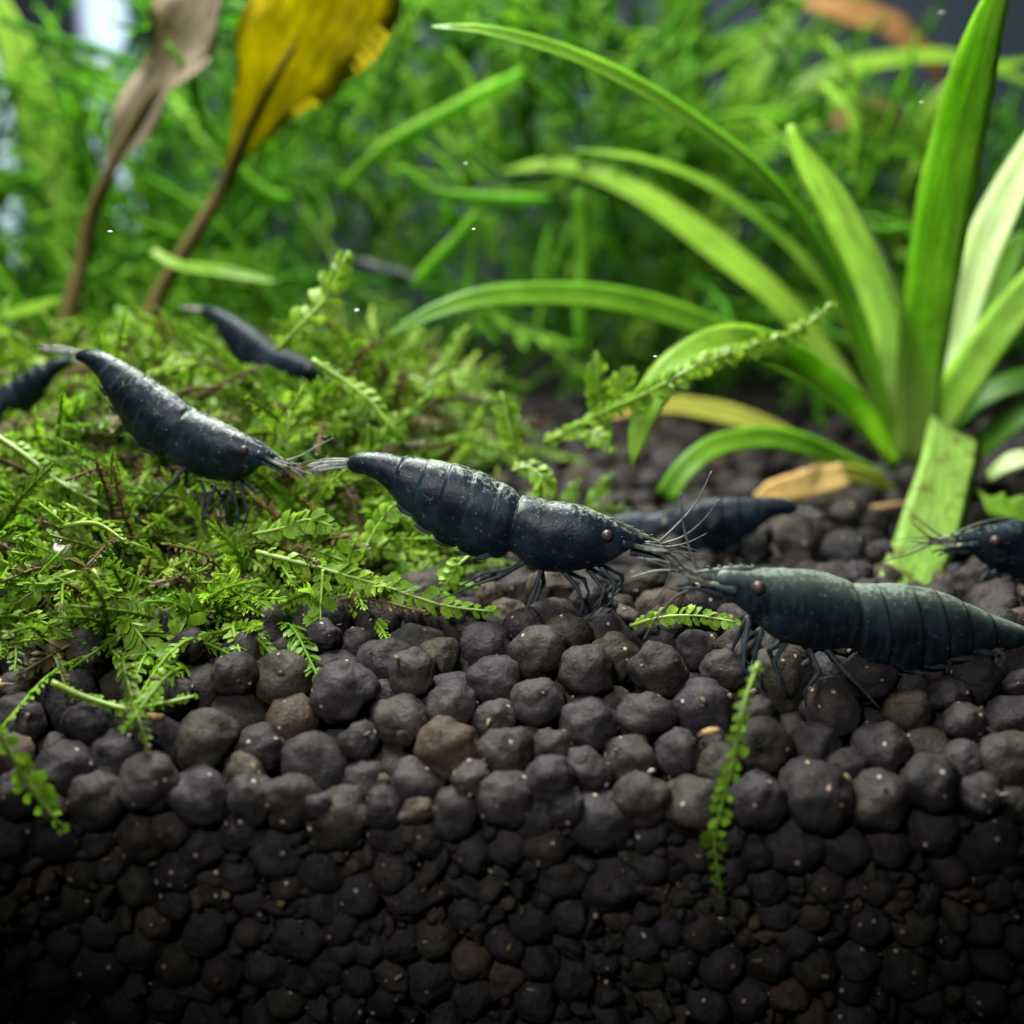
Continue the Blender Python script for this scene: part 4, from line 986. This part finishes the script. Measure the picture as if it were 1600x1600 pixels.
# ------------------------------------------------------------------ weeds behind
def weed_mass():
    mbw = MB(); rs = random.Random(21); n = 0
    while n < 740:
        px = rs.uniform(-60, 1660); Y = rs.uniform(14.2, 22)
        # how high the weeds reach at this place of the tank
        top = np.interp(px, [-60, 70, 110, 235, 300, 480, 1000, 1120, 1250, 1400, 1660], [150, 90, 330, 330, 60, -160, -160, 120, 260, 240, 150])
        py = top + (620-top)*rs.random()**0.85
        if px < 120 and rs.random() < .4: continue
        if px > 1150 and rs.random() < .55: continue
        if 110 < px < 250 and py < 400: continue
        if 560 < px < 920 and py > 330 and rs.random() < .65: continue
        n += 1
        p0 = P(px, py, Y); p0.z = max(p0.z, 0.1)
        age = min(max(rs.gauss(0.58, 0.22), 0.05), 1)
        def grow(p, d, L, r0, depth):
            pts = [p.copy()]; bend = Vector((rs.gauss(0, 1), rs.gauss(0, .6), rs.gauss(0, .8)))*rs.uniform(.15, .75); k = max(4, int(L/0.22))
            q = p.copy(); dd = d.copy()
            for _ in range(k):
                dd = (dd + bend*(1.6/k) + Vector((rs.gauss(0, .12), rs.gauss(0, .08), rs.gauss(0, .12)))).normalized(); q = q+dd*(L/k); pts.append(q.copy())
            m = k*2+1; c = catmull(pts, m)
            tube(mbw, c, np.interp(np.linspace(0, 1, m), [0, .3, .85, 1], [.7, 1, .9, .3])*r0, 6, (0.5, 0, min(1, max(0, age+rs.uniform(-.1, .1)))))
            if depth < 2:
                for _ in range(rs.choice([1, 2, 3]) if depth == 0 else rs.choice([0, 1, 1])):
                    i = rs.randrange(1, k); t = (pts[i+1]-pts[i]).normalized(); o = Vector((rs.gauss(0, 1), rs.gauss(0, .5), rs.gauss(0.3, .8))).normalized()
                    grow(pts[i], (t+o*0.8).normalized(), L*rs.uniform(.3, .6), r0*.85, depth+1)
            if rs.random() < .45:
                ll = rs.uniform(0.16, 0.34)
                for fr in leaf_frames(c, ll*.9, ll, Vector((rs.uniform(-.8, .8), -0.6, rs.uniform(0, 1))).normalized(), rs, ang=42, spread=0.6): add_leaf(mbw, fr, rs.uniform(.22, .36), min(max(age+rs.uniform(-.12, .12), 0), 1))
        az = rs.uniform(0, 6.283); el = rs.gauss(0.35, 0.7)
        grow(p0, Vector((math.cos(az)*math.cos(el), 0.35*math.sin(az)*math.cos(el), math.sin(el))), rs.uniform(1.0, 3.2), rs.uniform(.022, .052), 0)
    return mbw
o = weed_mass().build('weed_thicket', M['weed']); tag(o, 'blurred thicket of fine green water weed filling the back of the tank', 'water weed', None, 'stuff')

def strand(label, pts, wpx, seed, leaves=True, age=0.7):
    rs = random.Random(seed+70); q = PX(pts); s = PXS(pts[0][2])
    root = empty('weed_strand', q[0], label, 'weed strand', 'single weed strands in the thicket')
    c = catmull(q, 24); mb = MB(); tube(mb, c, np.interp(np.linspace(0, 1, 24), [0, .5, .85, 1], [.7, 1, .9, .35])*wpx*0.5*s, 8, (0.5, 0, age)); mb.build('stem', M['weed'], root)
    if leaves:
        mb = MB()
        for fr in leaf_frames(c, wpx*s*1.4, wpx*s*2.2, Vector((0, -.8, .6)), rs, ang=45, spread=.5): add_leaf(mb, fr, .34, min(1, age+rs.uniform(-.1, .1)))
        o = mb.build('leaves', M['weed'], root); o['kind'] = 'stuff'
    return root
strand('weed strand hanging straight down below the arching leaves', [(905, 300, 13.6), (912, 400, 13.5), (906, 470, 13.4), (908, 545, 13.3)], 24, 1, False)
strand('curved weed strand sweeping sideways over the dark hollow', [(628, 262, 13.4), (680, 300, 13.4), (760, 310, 13.4), (860, 312, 13.4)], 20, 2, False)
strand('thick weed strand slanting down into the dark hollow', [(745, 335, 13.2), (710, 380, 13.2), (670, 420, 13.2), (648, 448, 13.2)], 24, 3, False)
strand('long weed strand rising to the long strap leaf', [(530, 300, 14), (600, 230, 14), (690, 180, 14), (820, 110, 14)], 22, 4, False, .8)
strand('short pale weed strand hanging above the curved one', [(752, 160, 13.8), (770, 200, 13.8), (780, 250, 13.8)], 22, 5, False, .85)
strand('forked looking weed strand beside the amber leaf stalk', [(372, 262, 13.6), (410, 300, 13.6), (455, 315, 13.6)], 26, 6, False, .7)
strand('weed strand crossing in front of the withered leaf', [(262, 70, 12.5), (300, 120, 12.5), (310, 170, 12.5), (350, 225, 12.5)], 14, 7, False, .7)
strand('weed strand arching at the top over the dark wall', [(0, 30, 14.5), (80, 60, 14.5), (160, 80, 14.5), (225, 110, 14.5)], 16, 8, False, .4)
strand('weed strand bending up beside the thick slanting one', [(690, 340, 14), (730, 360, 14), (700, 330, 13.8), (690, 320, 13.7)], 18, 9, False, .6)
strand('bright weed strand at the top between amber leaf and strap tip', [(700, 80, 14.5), (735, 130, 14.5), (750, 200, 14.4)], 18, 10, False, .9)

# upright tubes added in place of a pale reflection and patches, back corner
def streak(label, px, Y, wpx, y0=-200, y1=520):
    a = P(px, y0, Y); b = P(px, y1, Y); a.x = b.x
    root = empty('reflection_streak', (b.x, Y, 0), label, 'streak', 'added pale streaks at the back of the tank')
    mb = MB(); r = wpx*0.5*PXS(Y); tube(mb, [Vector((b.x, Y, z)) for z in np.linspace(0, 16, 8)], r, 24); mb.build('tube', M['streak'], root)
    mb = MB(); tube(mb, [Vector((b.x, Y, z)) for z in (0.0, 0.9)], r*1.25, 24); mb.build('collar', M['streak'], root)
streak('wide pale blue pipe added for the reflection at the dark wall by the withered leaf', 200, 23, 74)
streak('pale pipe added for the pale patches half hidden by weed at the frame edge', 18, 21, 60)

# ------------------------------------------------------------------ small things
def snail(label, px, py, Y, size):
    c = P(px, py, Y); root = empty('snail_shell', c, label, 'snail shell')
    mb = MB(); pts = []; rad = []
    for k in range(40):
        a = k/39*4.6*math.pi; g = (k/39)**1.5
        rr = size*0.55*g
        pts.append(c+Vector((math.cos(a)*rr, math.sin(a)*rr*0.7-0.0, math.sin(a)*rr*0.8+size*0.5*(1-g)*0.8))); rad.append(size*(0.06+0.42*g))
    tube(mb, pts, rad, 10); mb.build('whorl', M['shell'], root)
snail('tiny white snail shell resting in the moss cushion', 94, 858, 7.45, 0.075)
def chip(label, px, py, Y, size, mat, cat='chip', seed=0, name='gravel_chip'):
    v, f = lumpy(500+seed, 2, True); c = P(px, py, Y); mb = MB(); mb.add([c+Vector((q[0]*1.3+q[1]*.4, q[1]*0.7, q[2]*0.5+q[0]*.15))*size for q in v], f, (0.5, 0.5, 0.3)); tag(mb.build(name, mat), label, cat)
chip('orange tan chip on the granules beside the hanging green stem', 1108, 1143, 6.15, 0.06, M['chip'], seed=1)
chip('flat tan chip wedged between granules under the central sprig tip', 655, 1035, 7.05, 0.085, M['chip'], seed=2)
chip('tiny peach chip on a granule in the middle of the soil', 818, 1070, 6.85, 0.035, M['shell'], seed=3)
chip('pale stone at the foot of the large strap clump', 1390, 790, 10.4, 0.12, M['chip'], seed=4)
chip('orange chip below the thin bare sprig', 230, 1120, 6.35, 0.045, M['chip'], seed=5)
chip('tan chip among the front granules at the frame edge', 8, 1072, 6.7, 0.12, M['chip'], seed=6)
for i, (px, py, Y, s) in enumerate([(1472, 20, 10, .014), (172, 362, 8, .012), (740, 358, 8, .008), (1440, 160, 9, .01), (1024, 557, 8, .008), (557, 485, 8.5, .01), (728, 255, 9, .006)]):
    v, f = lumpy(700+i, 2, True); c = P(px, py, Y); mb = MB(); mb.add([c+Vector((q[0]*s*1.6, q[1]*s, q[2]*s)) for q in v], f, (0.5, 0.5, 0.3))
    tag(mb.build('floating_speck', M['speck']), ['tiny white speck near the top beside the tallest blade', 'pale speck floating before the withered leaf stalk', 'pale speck floating over the dark hollow of the weeds',
        'pale speck drifting before the dark wall', 'tiny speck above the arching leaf tip', 'tiny tan speck beside the upright moss sprig', 'faintest speck floating among the weeds near the top'][i], 'speck', 'specks drifting in the water')
